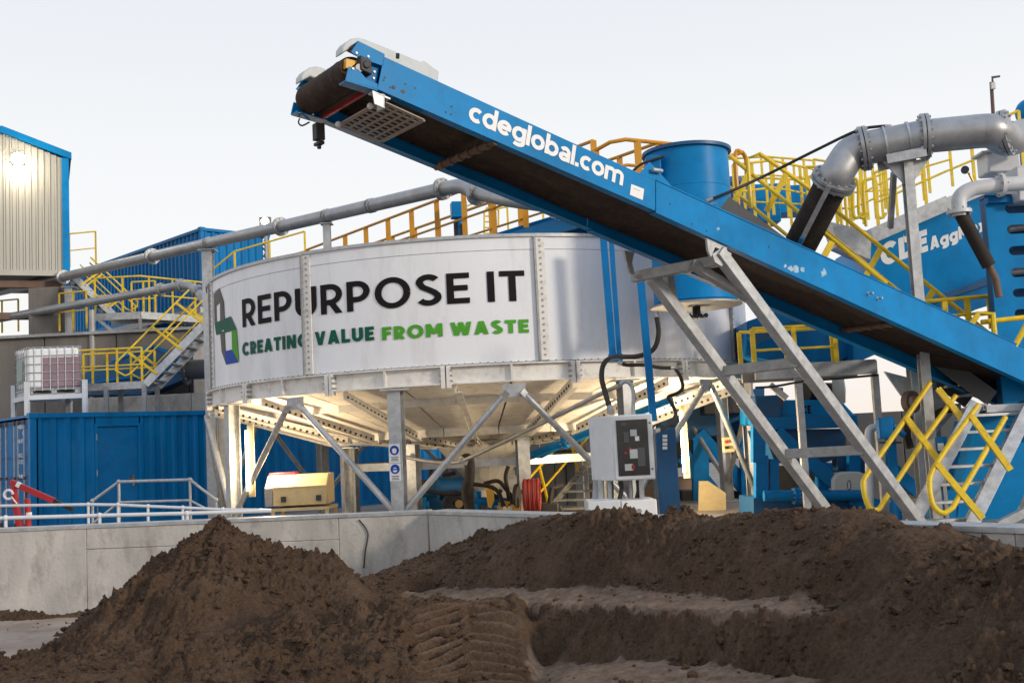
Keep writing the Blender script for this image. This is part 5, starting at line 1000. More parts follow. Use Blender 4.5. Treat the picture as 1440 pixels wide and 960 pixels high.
hose('rubber_hose', 'thin black hose along the tank ring beam', [(872, 510), (882, 513), (905, 513), (930, 517), (948, 517)], [16.4, 16.3, 16.3, 16.4, 16.5], .028)
hose('rubber_hose', 'black hose curling down right of the control cabinet', [(950, 518), (957, 530), (960, 545), (952, 553), (940, 558), (944, 566), (950, 580), (946, 592), (930, 603), (921, 606)], [16.5, 16.2, 16.0, 15.8, 15.6, 15.5, 15.3, 15.0, 14.7, 14.6], .026)
hose('conduit', 'grey bent conduit above the control cabinet', [(872, 540), (880, 536), (888, 542), (891, 556), (890, 582)], 15.4, .03, 'galv', 'conduit', None, False)
hose('conduit', 'long dark conduit slanting under the tank floor', [(560, 640), (600, 648), (640, 650), (672, 638), (760, 596), (840, 556), (872, 541)], [19.3, 19.0, 18.7, 18.2, 17.2, 16.2, 15.6], .032, 'galvd', 'conduit', None, False)
hose('rubber_hose', 'thick ribbed black hose hanging under the hopper of the tank', [(652, 650), (655, 645), (660, 648), (660, 672), (656, 690), (661, 716), (664, 735)], 18.6, .09)
# ------------------------------------------------------------------ control cabinet
CY = 14.4; fa = math.radians(-6); fx = V((math.cos(fa), math.sin(fa), 0)); fy = V((-fx.y, fx.x, 0)); A = P(865, 676, CY); Bz = P(865, 586, CY).z; cb = thing('control_cabinet', 'pale grey control cabinet with a dark window door, on a steel stand before the tank', 'cabinet', V((A.x, CY, GY)))
Wc = P(922, 672, CY).x - A.x; Hc = Bz - A.z + .02; Dc = .62
mb = MB(); c = A + fx * Wc / 2 + fy * Dc / 2 + V((0, 0, Hc / 2)); sd = V((-.42, .90, 0)).normalized()
base = [A, A + fx * Wc, A + fx * Wc + sd * Dc, A + sd * Dc]; mb.prism(base, V((0, 0, Hc))); mb.build('cabinet_body', 'cab', cb, bevel=.012)
dz = lambda u, h: A - fy * .004 + fx * Wc * u + V((0, 0, Hc * h)); mb = MB(); mb.prism([dz(.02, .015), dz(.98, .015), dz(.98, .985), dz(.02, .985)], -fy * .025); dr = mb.build('door', 'cab', cb, bevel=.008)
mb = MB(); mb.prism([p - fy * .026 for p in (dz(.10, .07), dz(.87, .07), dz(.87, .92), dz(.10, .92))], -fy * .006); mb.build('window', 'screen', dr)
for (u, h, w_, hh, m) in ((.52, .72, .16, .10, 'grey'), (.60, .63, .10, .07, 'plast'), (.34, .66, .12, .16, 'dgrey'), (.42, .48, .06, .035, 'red'), (.50, .40, .20, .14, 'grey'), (.30, .42, .07, .03, 'red'), (.36, .20, .20, .10, 'grey'), (.46, .20, .07, .07, 'red'), (.68, .35, .18, .28, 'dgrey'), (.30, .86, .12, .05, 'dgrey')):
    mb = MB(); mb.frame(dz(u, h) - fy * .034, fx * Wc * w_, fy * .004, V((0, 0, Hc * hh))); mb.build('gauge_block', m, dr)
for h in (.86, .16): mb = MB(); mb.disc(dz(.93, h) - fy * .03, fy, .012, .01, 10); mb.build('lock', 'dark', dr)
mb = MB(); mb.prism([dz(-.0, 0), dz(1.0, 0), dz(1.0, -.03), dz(0, -.03)], fy * Dc); 
for u, e in ((.0, -.0), (.25, .3), (.95, .1)):
    q = A + fx * Wc * u + sd * .4 * (1 if u < .9 else .8); mb = MB(); mb.bar(V((q.x, q.y, GY)), V((q.x, q.y, A.z + .02)), .06, .06, V((0, 1, 0))); mb.build('stand_leg', 'galv', cb)
q = P(843, 680, 14.9); mb = MB(); mb.prism([P(832, 720, 14.9), P(851, 720, 14.9), P(848, 640, 14.9), P(836, 640, 14.9)], V((0, .05, 0))); mb.build('stand_plate', 'galv', cb)
for i, (x, m) in enumerate(((873, 'black'), (886, 'galvd'), (897, 'black'), (861, 'black'))):
    mb = MB(); mb.tube(smooth_path([P(x, 674, 14.7), P(x + 1, 690, 14.7), P(x - 2 + 3 * (i % 2), 704, 14.7), P(x, 722, 14.7)], 4), .03 if i < 3 else .012, 8); mb.build('cable_gland', m, cb)
for (x0, x1, y0, m, lb) in ((826, 873, 705, 'cab', 'left pale plinth block below the control cabinet'), (873, 924, 704, 'plast', 'right white plinth block with a round eye below the cabinet')):
    a, b = P(x0, y0, 14.2), P(x1, y0, 14.2); t = thing('plinth_block', lb, 'block', V((a.x, 14.2, GY)), None); mb = MB(); mb.box(V(((a.x + b.x) / 2, 14.55, (a.z + GY) / 2)), b.x - a.x - .01, .7, a.z - GY); mb.build('block_body', m, t, bevel=.012)
    if x0 > 850: c = P(899, 718, 14.19); mb = MB(); mb.lathe(c, [(.018, 0), (.03, 0), (.03, .012), (.018, .012)], 16, axis=V((0, -1, 0))); mb.build('lifting_eye', 'galvd', t)
# ------------------------------------------------------------------ machinery under the tank
G = lambda x, y, Y: P(x, y, Y)
pm = thing('slurry_pump', 'dark slurry pump with a curved motor under the tank hopper', 'pump', V((P(640, 715, 20).x, 20, GY))); c = P(640, 690, 20.0)
mb = MB(); mb.tube([c + V((-.3, 0, .05)), c + V((.15, .1, .05))], .2, 18); mb.build('motor_body', 'dblue', pm); mb = MB(); mb.lathe(P(640, 707, 19.8), [(.02, -.1), (.16, -.12), (.22, -.05), (.22, .05), (.16, .12), (.02, .1)], 24, axis=V((.2, 1, 0))); mb.build('volute', 'dark', pm); mb = MB(); mb.disc(P(646, 708, 19.62), V((.2, 1, 0)), .07, .05, 14); mb.build('hub', 'brass', pm); mb = MB(); mb.box(c + V((0, .1, -.42)), 1.1, .5, .14); mb.build('skid', 'dark', pm)
pm = thing('valve_manifold', 'blue valve manifold with yellow handles under the tank', 'valves', V((P(700, 720, 19.2).x, 19.2, GY))); mb = MB(); mb.tube([P(668, 704, 19.3), P(735, 706, 19.3)], .07, 12); mb.tube([P(672, 690, 19.3), P(672, 716, 19.3)], .06, 12); mb.tube([P(690, 695, 19.3), P(690, 716, 19.3)], .06, 12); mb.build('manifold_pipe', 'blue', pm)
for x, y in ((705, 708), (713, 706), (722, 711), (729, 714)): mb = MB(); mb.box(P(x, y, 19.15), .1, .04, .05); mb.tube([P(x, y, 19.15), P(x, y + 8, 19.15)], .02, 8); mb.build('valve_handle', 'amber', pm)
mb = MB(); mb.prism([P(683, 688, 19.0), P(694, 680, 19.0), P(695, 702, 19.0), P(691, 714, 19.0), P(686, 712, 19.0)], V((0, .12, 0))); mb.build('coupling_guard', 'amber', pm)
for i, pts in enumerate((((662, 680), (690, 684), (702, 694), (708, 712)), ((715, 655), (711, 670), (714, 690), (716, 704)), ((600, 690), (630, 694), (660, 692)), ((680, 680), (700, 676), (712, 688), (722, 700)), ((736, 690), (722, 700), (714, 706)), ((690, 692), (699, 698), (705, 688)))):
    hose('rubber_hose', ['black hose above the yellow guard under the tank', 'black hose hanging left of the pale inner leg', 'black hose at the dark slurry pump', 'arched black hose over the valve manifold', 'short black hose right of the valve manifold', 'small black hose loop beside the yellow guard'][i], pts, 19.0 + .05 * i, .035, 'rubber', ends=False)
rl = thing('hose_reel', 'big red hose coil beside the pale inner leg under the tank', 'hose reel', V((P(745, 715, 18.6).x, 18.6, GY))); c = P(744, 696, 18.7)
mb = MB()
for k in range(7): mb.tube(arc(c + V((-.06 + .036 * k, .02 * k, 0)), V((.10, .99, 0)), V((0, 0, 1)), .25 - .01 * (k % 2), 0, 6.283, 22)[:-1], .03, 8, closed=True)
mb.build('red_coil', 'redh', rl); mb = MB(); mb.disc(c + V((-.2, 0, 0)), V((.94, -.35, 0)), .2, .02, 20); mb.bar(V((c.x, c.y, GY)), c, .08, .08, V((0, 1, 0))); mb.build('reel_frame', 'dark', rl)
stair('small_stair', 'grey open stair with yellow rails under the far side of the tank', P(755, 736, 20.5), P(836, 640, 22.0), V((.75, -.25, 0)), 8, m='galvd', rails=((0, ),), hgt=.95, nposts=2, depth=.12)
slab('rendered_wall', 'low pinkish wall far behind the stair under the tank', (P(560, 700, 25.5).x, 25.5, 0), (P(990, 700, 25.5).x, 25.5, 0), GY, P(800, 678, 25.5).z, .3, 'pink', n=3)
bx = thing('switch_room', 'dark grey clad cabin behind the small stair', 'cabin', V((P(762, 640, 25).x, 24.9, GY))); a, b = P(766, 700, 24.9), P(830, 700, 24.9); z_ = P(800, 632, 24.9).z
for k in range(4): mb = MB(); x0 = a.x + (b.x - a.x) * k / 4; mb.prism([(x0 + .01, 24.9, GY), (x0 + (b.x - a.x) / 4 - .01, 24.9, GY), (x0 + (b.x - a.x) / 4 - .01, 24.9, z_), (x0 + .01, 24.9, z_)], V((0, .5, 0))); mb.build('wall_sheet', 'dgrey', bx)
for x, y in ((801, 641), (817, 641)): mb = MB(); mb.box(P(x, y, 24.86), .09, .03, .16); mb.build('vent', 'plast', bx)
# slanting blue pipes below the tank floor
for i, pts in enumerate((((735, 645), (945, 562)), ((760, 640), (802, 618)))):
    a, b = P(pts[0][0], pts[0][1], 19.6), P(pts[1][0], pts[1][1], 18.2 if i == 0 else 19.2); flanged_pipe('feed_pipe', ['long slanting blue pipe under the right half of the tank floor', 'short blue pipe just below the long slanting blue pipe'][i], [a, b], .07 - .01 * i, 'blue', [(lerp(a, b, .3), b - a)] if i == 0 else ())
for i, (x, y, Y, sx_, sz_, m_) in enumerate(((606, 690, 21.5, .5, .8, 'dblue'), (624, 700, 22.0, .35, .6, 'galvd'), (588, 705, 21.0, .3, .5, 'blue'), (713, 690, 22.5, .35, .9, 'cab'), (772, 700, 19.6, .3, .35, 'dark'))):
    p = P(x, y, Y); t = thing('pump_unit', ['dark blue pump casing left of the hopper under the tank', 'grey gearbox just left of the ribbed black hose', 'small blue motor close behind the near tank leg', 'pale upright panel between the hoses under the hopper', 'dark box at the foot of the small stair'][i], 'pump', V((p.x, Y, GY))); mb = MB(); mb.box(V((p.x, Y, GY + sz_ / 2)), sx_, .4, sz_); mb.tube([V((p.x - sx_ * .5, Y - .1, GY + sz_ * .7)), V((p.x + sx_ * .7, Y - .1, GY + sz_ * .7))], sz_ * .18, 12); mb.build('casing', m_, t, bevel=.02)
    mb = MB(); mb.tube([V((p.x, Y - .15, GY + sz_)), V((p.x + .05, Y - .15, GY + sz_ + .25)), V((p.x + .25, Y - .1, GY + sz_ + .3))], .04, 8); mb.build('outlet', 'dark', t)
# blue cabinet at the right of the cabinet
bc = thing('blue_kiosk', 'dark blue steel kiosk right behind the control cabinet', 'kiosk', V((P(945, 720, 17.5).x, 17.5, GY))); a, b = P(928, 715, 17.2), P(957, 715, 17.2); mb = MB(); mb.box(V(((a.x + b.x) / 2, 17.5, (GY + P(940, 602, 17.2).z) / 2)), b.x - a.x, .6, P(940, 602, 17.2).z - GY); mb.build('kiosk_body', 'dblue', bc, bevel=.015)
for k in range(4): mb = MB(); mb.box(P(935, 613 + 5.5 * k, 17.18), .07, .02, .045); mb.build('warning_plate', 'plast', bc)
gb = thing('guard_board', 'angled beige board with a cut corner near the right inner leg', 'board', V((P(1000, 720, 20.8).x, 20.8, GY))); mb = MB(); mb.prism([P(982, 728, 20.8), P(983, 676, 20.8), P(996, 676, 20.8), P(1021, 693, 20.8), P(1021, 728, 20.8)], V((0, .06, 0))); mb.build('board_sheet', 'tan', gb)
# ------------------------------------------------------------------ big grey pipeline at upper right
BY = 15.6; pr = .235
h0 = P(1125, 345, 16.4); h1 = P(1172, 254, BY); e0 = lerp(h0, h1, .86); hd_ = (h1 - h0).normalized(); e1 = P(1215, 209, BY - .1); e2 = P(1300, 192, BY - .3); e3 = P(1396, 183, BY - .5); e4 = P(1470, 200, BY + .3)
pl = thing('big_pipeline', 'fat grey flanged pipeline bending down into a black rubber hose at the upper right', 'pipe', V((e2.x, e2.y, GY)))
cur = smooth_path([h1, h1 + hd_ * .12, lerp(h1, e1, .62) + V((-.02, 0, .10)), e1, e1 + (e2 - e1).normalized() * .1], 6)
mb = MB(); mb.tube([h1 - hd_ * .16, h1] , pr * 1.0, 28); mb.tube(cur, pr, 28); mb.build('elbow', 'pipe', pl)
mb = MB(); mb.tube([e1, e2], pr, 28); mb.build('spool', 'pipe', pl); d12 = (e2 - e1).normalized(); d23 = (e3 - e2).normalized()
mb = MB(); mb.tube([e2] + smooth_path([lerp(e2, e3, .55), lerp(e2, e3, .85), e3 + V((.02, .02, -.02)), P(1416, 196, BY - .15), P(1440, 190, BY + .6)], 5), pr, 28); mb.build('spool', 'pipe', pl)
mb = MB(); mb.tube([h0 - (h1 - h0) * .15, h1 - hd_ * .1], [pr * 1.02, pr * 1.02], 28); mb.build('rubber_sleeve', 'rubber', pl)
o = (CAM - h1).normalized() * (pr * 1.03); sd = V((-.1, 0, 0)); mb = MB()
for a, b in ((-.02, .0),): mb.bar(P(1166, 262, 15.30) , P(1121, 350, 16.06), .07, .012, CAM - h1)
mb.build('strap', 'galv', pl); mb = MB(); mb.bar(P(1127.5, 335, 15.89), P(1124.5, 342, 15.95), .06, .02, CAM - h1); mb.build('strap_label', 'blue', pl)
for c, ax in ((h1 + hd_ * .0, hd_), (e1, d12), (e2, d23), (P(1414, 187, BY - .42), V((.75, -.55, .05)))):
    for s in (-1, 1):
        m_, bo = MB(), MB(); a = V(ax).normalized(); flange(m_, V(c) + a * .03 * s, a, pr * 1.36, .045, 14, bo); f = m_.build('flange', 'pipe', pl); bo.build('bolts', 'galv', f)
for s in (.35, .74): mb = MB(); mb.lathe(lerp(e1, e2, s), [(pr + .003, -.015), (pr + .02, -.015), (pr + .02, .015), (pr + .003, .015)], 28, axis=d12); mb.build('pipe_strap', 'galv', pl)
pt = thing('pipe_trestle', 'tall galvanised post with a saddle holding up the big grey pipeline', 'post', V((P(1258, 230, BY).x, BY + .0, GY))); c = P(1243, 220, BY - .33)
sa_ = lerp(e1, e2, .28) + V((0, -.2, -pr - .02)); sb_ = lerp(e1, e2, .92) + V((0, -.2, -pr - .02)); mb = MB(); mb.bar(sa_, sb_, .05, .13); mb.build('saddle_rail', 'galv', pt); mb = MB(); mb.bar(sa_ + V((0, .4, 0)), sb_ + V((0, .4, 0)), .05, .13); mb.build('saddle_rail', 'galv', pt)
pc = lerp(sa_, sb_, .62) + V((0, .2, -.06)); hs = hsec(V((pc.x, pc.y, GY)), pc, .13, .14, V((1, 0, 0)), .012); hs.build('post_section', 'galv', pt)
mb = MB(); mb.prism([pc + V((-.32, 0, .03)), pc + V((.32, 0, .03)), pc + V((.06, 0, -.3)), pc + V((-.06, 0, -.3))], V((0, .03, 0))); mb.build('gusset', 'galv', pt)
mb = MB(); mb.bar(P(1257, 243, 15.85), P(1252, 320, 16.6), .07, .07, V((0, 1, 0))); mb.build('rear_strut', 'galvd', pt)
hose('slack_cable', 'black cable drooping from the big pipeline to the blue vessel', [(1251, 178), (1236, 178), (1205, 184), (1150, 210), (1080, 245), (1030, 268), (995, 282)], [15.4, 15.4, 15.5, 15.7, 16.0, 15.9, 15.9], .022, 'black', 'cable')
t = thing('lightning_rod', 'thin dark mast with a short arm rising behind the big pipeline', 'mast', P(1397, 170, 20)); mb = MB(); mb.tube([P(1399, 200, 20), P(1394, 116, 20)], .035, 8); mb.build('mast_tube', 'brown', t); mb = MB(); mb.tube([P(1396, 116, 19.97), P(1395.5, 109, 19.97), P(1406, 107.5, 19.97)], .02, 6); mb.build('arm', 'dgrey', t); mb = MB(); mb.box(P(1396.5, 121, 19.95), .07, .05, .12); mb.build('bracket', 'galv', t)
t = thing('blue_hood', 'rounded blue hood at the right edge above the pipeline', 'hood', P(1445, 168, 19)); mb = MB(); mb.ball(P(1448, 158, 19), .24, 10); mb.build('hood_shell', 'conv', t); mb = MB(); mb.tube([P(1448, 165, 19), P(1450, 250, 19)], .2, 14); mb.build('hood_stem', 'conv', t)
# ------------------------------------------------------------------ inclined log washer hull with lettering
HY = 18.2; H_ = lambda x, y, d=0: P(x, y, HY + d); hull = thing('log_washer', 'inclined blue washer hull with white lettering behind the stairs at the right', 'washer', V((H_(1300, 400).x, HY, GY)))
def slabp(pts, d, name, m, par, Y=None, bevel=0): mb = MB(); mb.prism([P(x, y, Y or HY) for x, y in pts], V((0, d, 0))); return mb.build(name, m, par, bevel=bevel)
slabp([(1228, 333), (1470, 232), (1470, 405), (1228, 480), (1218, 440), (1220, 360)], 2.2, 'hull_body', 'conv', hull)
slabp([(1200, 470), (1470, 352), (1470, 392), (1200, 512)], .9, 'hull_lower', 'blue', hull, HY - .02)
slabp([(1050, 452), (1228, 388), (1228, 480), (1160, 520), (1050, 500)], 2.0, 'hull_lower', 'blue', hull, HY + .3)
mb = MB(); mb.bar(H_(1224, 333, -.06), H_(1332, 286, -.06), .16, .24); mb.bar(H_(1332, 287, -.05), H_(1470, 228, -.05), .12, .2); mb.build('top_beam', 'galv', hull)
slabp([(1168, 312), (1226, 326), (1224, 365), (1180, 345)], .5, 'feed_chute', 'galv', hull, HY - .2)
mb = MB(); mb.bar(P(1055, 480, HY - .05), P(1226, 417, HY - .05), .10, .14); mb.bar(P(1226, 452, HY - .1), P(1400, 392, HY - .1), .08, .1); mb.build('hull_rib', 'dblue', hull)
ltx = lambda a, b, c, hc: (lambda u, h: lerp(H_(*a), H_(*b), u) + (H_(*c) - H_(*a)) * (h / hc) + V((0, -.006, 0)))
text_on('CDE', ltx((1239, 375), (1305, 353), (1237, 344), 1), 'letter', 'wlet', hull, .27, .06)
text_on('AggMax 2', ltx((1308, 352), (1402, 318), (1306.5, 334), 1), 'letter', 'wlet', hull, .25, .07)
handrail('handrail', 'yellow railing along the sloping top beam of the blue washer', [H_(1236, 326, .2), H_(1332, 283, .2), H_(1440, 238, .2)], 1.0, 'yel', 'yellow railings at the right', posts=3)
handrail('handrail', 'farther yellow platform railing between the stairs and the washer', [P(1150, 300, 21), P(1215, 310, 21), P(1262, 285, 21), P(1340, 262, 21)], 1.05, 'yel', 'yellow railings at the right', posts=6)
handrail('handrail', 'yellow railing at the head of the long stair beside the blue vessel', [P(1036, 310, 19.5), P(1090, 302, 19.8), P(1150, 312, 20.5)], 1.0, 'yel', 'yellow railings at the right', posts=5)
handrail('handrail', 'second yellow platform railing glimpsed behind the long stair', [P(1050, 318, 22), P(1130, 322, 22), P(1190, 300, 22.4)], 1.0, 'yel', 'yellow railings at the right', posts=5)
handrail('handrail', 'near yellow railing of the washer platform behind the big pipeline', [P(1140, 322, 20), P(1200, 322, 20), P(1250, 300, 20)], 1.15, 'yel', 'yellow railings at the right', posts=6, mids=(.33, .66))
handrail('handrail', 'yellow railing far behind the saddle post of the big pipeline', [P(1180, 312, 23), P(1262, 306, 23), P(1300, 282, 23.4)], 1.2, 'yel', 'yellow railings at the right', posts=7)
handrail('handrail', 'yellow railing far back between the blue vessel and the black hose', [P(1022, 300, 24), P(1080, 296, 24), P(1150, 300, 24.5)], 1.2, 'yel', 'yellow railings at the right', posts=8, mids=(.33, .66))
for i, x in enumerate((1196, 1204, 1230)):
    t = thing('gate_hoop', ['left yellow hoop gate on the washer platform', 'middle yellow hoop gate on the washer platform', 'right yellow hoop gate on the washer platform'][i], 'gate', P(x, 320, 19.6 + .2 * i)); mb = MB(); Yq = 19.6 + .2 * i; mb.tube(smooth_path([P(x - 12, 318, Yq), P(x - 16, 262, Yq), P(x - 8, 252, Yq), P(x + 2, 256, Yq), P(x + 4, 300, Yq), P(x + 10, 306, Yq), P(x + 16, 300, Yq)], 5), .03, 8); mb.build('hoop', 'yel', t)
t = thing('tinted_hoop_rail', 'sunset-tinted yellow hoop rail standing right of the blue vessel', 'handrail', P(1036, 300, 17.5)); mb = MB(); mb.tube(smooth_path([P(1040, 312, 17.5), P(1034, 222, 17.5), P(1042, 214, 17.5), P(1049, 224, 17.6), P(1050, 250, 17.6)], 5), .035, 8); mb.build('hoop', 'yel_sunset', t); mb = MB(); mb.tube([P(1017, 222, 17.5), P(1046, 214, 17.5)], .03, 8); mb.build('link_rail', 'yel_sunset', t)
t = thing('blue_tank', 'blue drum glimpsed behind the yellow rails right of the vessel', 'drum', P(1030, 290, 22)); mb = MB(); mb.lathe(P(1032, 275, 22.5), [(.01, -.5), (.35, -.5), (.4, -.1), (.38, .2), (.2, .36), (.01, .4)], 24); mb.build('drum_shell', 'dblue', t); mb = MB(); mb.box(P(1062, 290, 23), .9, .6, .8); mb.build('drum_box', 'conv', t, bevel=.02)
t = thing('blue_tank', 'blue tank side seen through the railings left of the black hose', 'tank', P(1110, 290, 23.5)); mb = MB(); mb.box(P(1088, 285, 23.8), 1.3, .6, .6); mb.build('tank_side', 'conv', t, bevel=.02)
# ------------------------------------------------------------------ long stair with slanted yellow rails
S0, S1 = P(1395, 560, 15.9), P(1018, 286, 15.9); ls = thing('long_stair', 'long stair with slanted yellow rails descending to the right behind the conveyor', 'staircase', S0); ax = (S0 - S1).normalized(); wv = V((.1, 1.05, 0))
for s in (0, 1): mb = MB(); mb.bar(S1 + wv * s, S0 + wv * s, .03, .24, V((0, 0, 1))); mb.build('stringer', 'dgrey', ls)
for k in range(20): c = lerp(S1, S0, (k + .5) / 20) + wv * .5; mb = MB(); mb.frame(c, V((.26, 0, 0)), wv * .96, V((0, 0, .035))); mb.build('tread', 'galvd', ls)
for (pts, Y, nm, r) in ((((1012, 207.5, 17.6), (1060, 247, 17.0), (1247, 399)), 15.85, 'handrail', .033), (((1012, 252, 17.6), (1060, 292, 17.0), (1220, 425)), 15.85, 'mid_rail', .028), (((1056, 292), (1051, 223), (1068, 216), (1133, 262), (1175, 296), (1338, 427), (1400, 476)), 16.9, 'handrail', .033), (((1160, 323), (1245, 394), (1330, 462)), 16.9, 'mid_rail', .028)):
    mb = MB(); mb.tube([P(q[0], q[1], q[2] if len(q) > 2 else Y) for q in pts], r, 8); mb.build(nm, 'yel', ls)
for (a, b, Y) in (((1056, 238), (1024, 300), 16.9), ((1170, 340), (1140, 395), 15.85), ((1107, 243), (1078, 297), 16.9), ((1240, 347), (1210, 402), 16.9), ((1313, 407), (1285, 455), 16.9)):
    mb = MB(); mb.bar(P(*a, Y), P(*b, Y), .085, .04, V((0, 1, 0))); mb.build('post', 'yel', ls)
# lower landing rails near the slotted panel
t = handrail('handrail', 'yellow landing rails at the foot of the long stair beside the slotted blue panel', [P(1300, 470, 16.6), P(1395, 462, 16.6)], P(1350, 420, 16.6).z - P(1350, 466, 16.6).z, 'yel', 'yellow railings at the right', posts=3, r=.03, post_w=.08)
t = thing('loop_rail', 'short looped yellow rail end above the conveyor edge', 'handrail', P(1380, 470, 15.2)); mb = MB(); mb.tube([P(1362, 462, 15.2), P(1376, 441, 15.2), P(1396, 441, 15.2), P(1399, 475, 15.2)], .04, 8); mb.build('loop', 'yel', t); mb = MB(); mb.tube([P(1380, 453, 15.3), P(1470, 443, 15.3)], .035, 8); mb.build('rail', 'yel', t); mb = MB(); mb.tube([P(1426, 488, 15.3), P(1450, 445, 15.3)], .04, 8); mb.build('brace_rail', 'yel', t)
# ------------------------------------------------------------------ slotted blue panel
PY = 15.9; sp = thing('slotted_panel', 'tall blue steel panel with rows of oblong slots at the right edge', 'panel', V((P(1395, 400, PY).x, PY, GY))); x0 = P(1396, 400, PY).x; zt_, zs = P(1410, 277, PY).z, []
sx0, sx1 = P(1414, 300, PY).x, P(1480, 300, PY).x; rows = [(284, 300), (317, 333), (350, 365), (382, 393), (404, 415), (437, 449)]
zr = [(P(1425, a, PY).z, P(1425, b, PY).z) for a, b in ((286.5, 300), (316, 329), (346, 359), (377, 390), (406, 418), (435, 447))]
mb = MB(); xa, xb = x0, x0 + 1.6; mb.prism([(xa, PY, 1.5), (sx0, PY, 1.5), (sx0, PY, zt_), (xa, PY, zt_)], V((0, .03, 0))); mb.prism([(sx1, PY, 1.5), (xb, PY, 1.5), (xb, PY, zt_), (sx1, PY, zt_)], V((0, .03, 0)))
zc = zt_
for a, b in zr + [(1.5, 1.5)]:
    mb.prism([(sx0, PY, a), (sx1, PY, a), (sx1, PY, zc), (sx0, PY, zc)], V((0, .03, 0))); zc = b
for a, b in zr:                                     # rounded slot ends
    r = (a - b) / 2; c = V((sx0 + r, PY, (a + b) / 2))
    for s in (1, -1): q = [c + V((-r, 0, s * r))] + [c + V((-r * math.sin(k * math.pi / 12), 0, s * r * math.cos(k * math.pi / 12))) for k in range(7)]; mb.prism(q, V((0, .03, 0)))
mb.build('slotted_sheet', 'conv', sp)
mb = MB(); mb.box(V(((xa + xb) / 2, PY + .12, zt_ + .02)), xb - xa, .2, .04); mb.box(V((xa + .03, PY + .12, (1.5 + zt_) / 2)), .05, .16, zt_ - 1.54); mb.box(V(((xa + xb) / 2 + .1, PY + .35, (1.5 + zt_) / 2)), xb - xa - .2, .05, zt_ - 1.54); mb.build('panel_box', 'dblue', sp)
for x in (xa + .1, xb - .1): mb = MB(); mb.bar(V((x, PY + .4, GY)), V((x, PY + .4, 1.5)), .14, .14, V((0, 1, 0))); mb.build('leg', 'blue', sp)
for y in (322, 383): mb = MB(); mb.tube([P(1418, y, PY + .2), P(1460, y - 6, PY + .2)], .06, 10); mb.build('inner_roller', 'galv', sp)
# white pipe elbow with gauge and black hose
WY = 15.6; wpi = thing('white_pipe', 'pale grey flanged pipe elbow with a pressure gauge at the right edge', 'pipe', P(1400, 260, WY)); q = [P(1440, 258, WY), P(1412, 259, WY)] + smooth_path([P(1390, 262, WY), P(1366, 266, WY), P(1350, 277, WY), P(1349, 296, WY)], 5) + [P(1350, 304, WY)]
mb = MB(); mb.tube(q, .105, 22); mb.build('elbow', 'cab', wpi)
for c, ax in ((P(1407, 260, WY), (1, 0, 0)), (P(1349, 298, WY), (0, 0, 1))):
    m_, bo = MB(), MB(); flange(m_, c, ax, .17, .05, 8, bo); f = m_.build('flange', 'cab', wpi); bo.build('bolts', 'galvd', f)
mb = MB(); mb.tube([P(1369, 257, WY), P(1362, 243, WY)], .016, 8); mb.build('gauge_stem', 'brass', wpi); mb = MB(); mb.disc(P(1357, 239, WY), V((.3, 1, 0)), .055, .05, 18); mb.build('gauge', 'dgrey', wpi)
mb = MB(); mb.tube([P(1352, 302, WY), P(1391, 374, WY)], .095, 18); mb.build('black_sleeve', 'rubber', wpi); mb = MB(); mb.tube([P(1390, 372, WY), P(1400, 392, WY), P(1405, 418, WY)], .05, 10); mb.build('lower_coupling', 'brown', wpi)
bx = thing('pump_housing', 'pale grey boxed pump housing above the slotted panel', 'housing', P(1440, 300, 16.2)); mb = MB(); mb.box(P(1404, 230, 16.6), .50, .4, .36); mb.build('housing_box', 'cab', bx, bevel=.03); mb = MB(); mb.box(P(1437, 262, 15.9), .30, .4, .50); mb.build('pump_case', 'cab', bx, bevel=.02); mb = MB(); mb.box(P(1398, 284, 15.95), .3, .3, .08); mb.build('support_lug', 'blue', bx); mb = MB(); mb.box(P(1381, 218, 16.55), .16, .4, .03); mb.build('lid_edge', 'galv', bx)
# ------------------------------------------------------------------ galvanised beam gantry with rail behind the conveyor legs
gt = thing('beam_gantry', 'horizontal galvanised beam with posts right of the tank ring', 'gantry', P(1056, 530, 16.8)); a, b = P(1062, 526, 16.9), P(1232, 513, 16.9); b.z = a.z = P(1150, 520, 16.9).z; mb = MB(); mb.bar(a, b, .1, .2); mb.bar(a + V((0, 1, 0)), b + V((0, 1, 0)), .1, .2); mb.build('beam', 'galvd', gt)
mb = MB(); mb.prism([a, b, b + V((0, 1, 0)), a + V((0, 1, 0))], V((0, 0, .02))); mb.v = [v + V((0, 0, .1)) for v in mb.v]; mb.build('deck_plate', 'galvd', gt)
for x in (1122, 1230): p = P(x, 530, 17.0); mb = MB(); mb.bar(V((p.x, p.y, GY)), V((p.x, p.y, a.z - .1)), .1, .1, V((0, 1, 0))); mb.build('post', 'galv', gt)
mb = MB(); mb.bar(P(1083, 541, 17.2), P(1106, 560, 17.2), .09, .09); mb.build('knee_brace', 'galv', gt)
handrail('handrail', 'yellow railing on the galvanised beam just right of the tank', [V((a.x, a.y, a.z + .1)), V((P(1176, 500, 16.9).x, 16.9, a.z + .1))], P(1120, 459, 16.9).z - a.z - .1, 'yel', 'yellow railings at the right', posts=2, mids=(.42,), post_w=.07)
handrail('handrail', 'rear yellow railing of the galvanised beam before the dark hull', [V((a.x, a.y + 1, a.z + .1)), V((P(1172, 500, 17.9).x, 17.9, a.z + .1))], .62, 'yel', 'yellow railings at the right', posts=2, mids=(), post_w=.07)
hose('slack_cable', 'black cable slung beneath the galvanised beam', [(1062, 545), (1090, 543), (1130, 536), (1180, 532), (1235, 527)], 16.7, .018, 'black', 'cable', None, False)
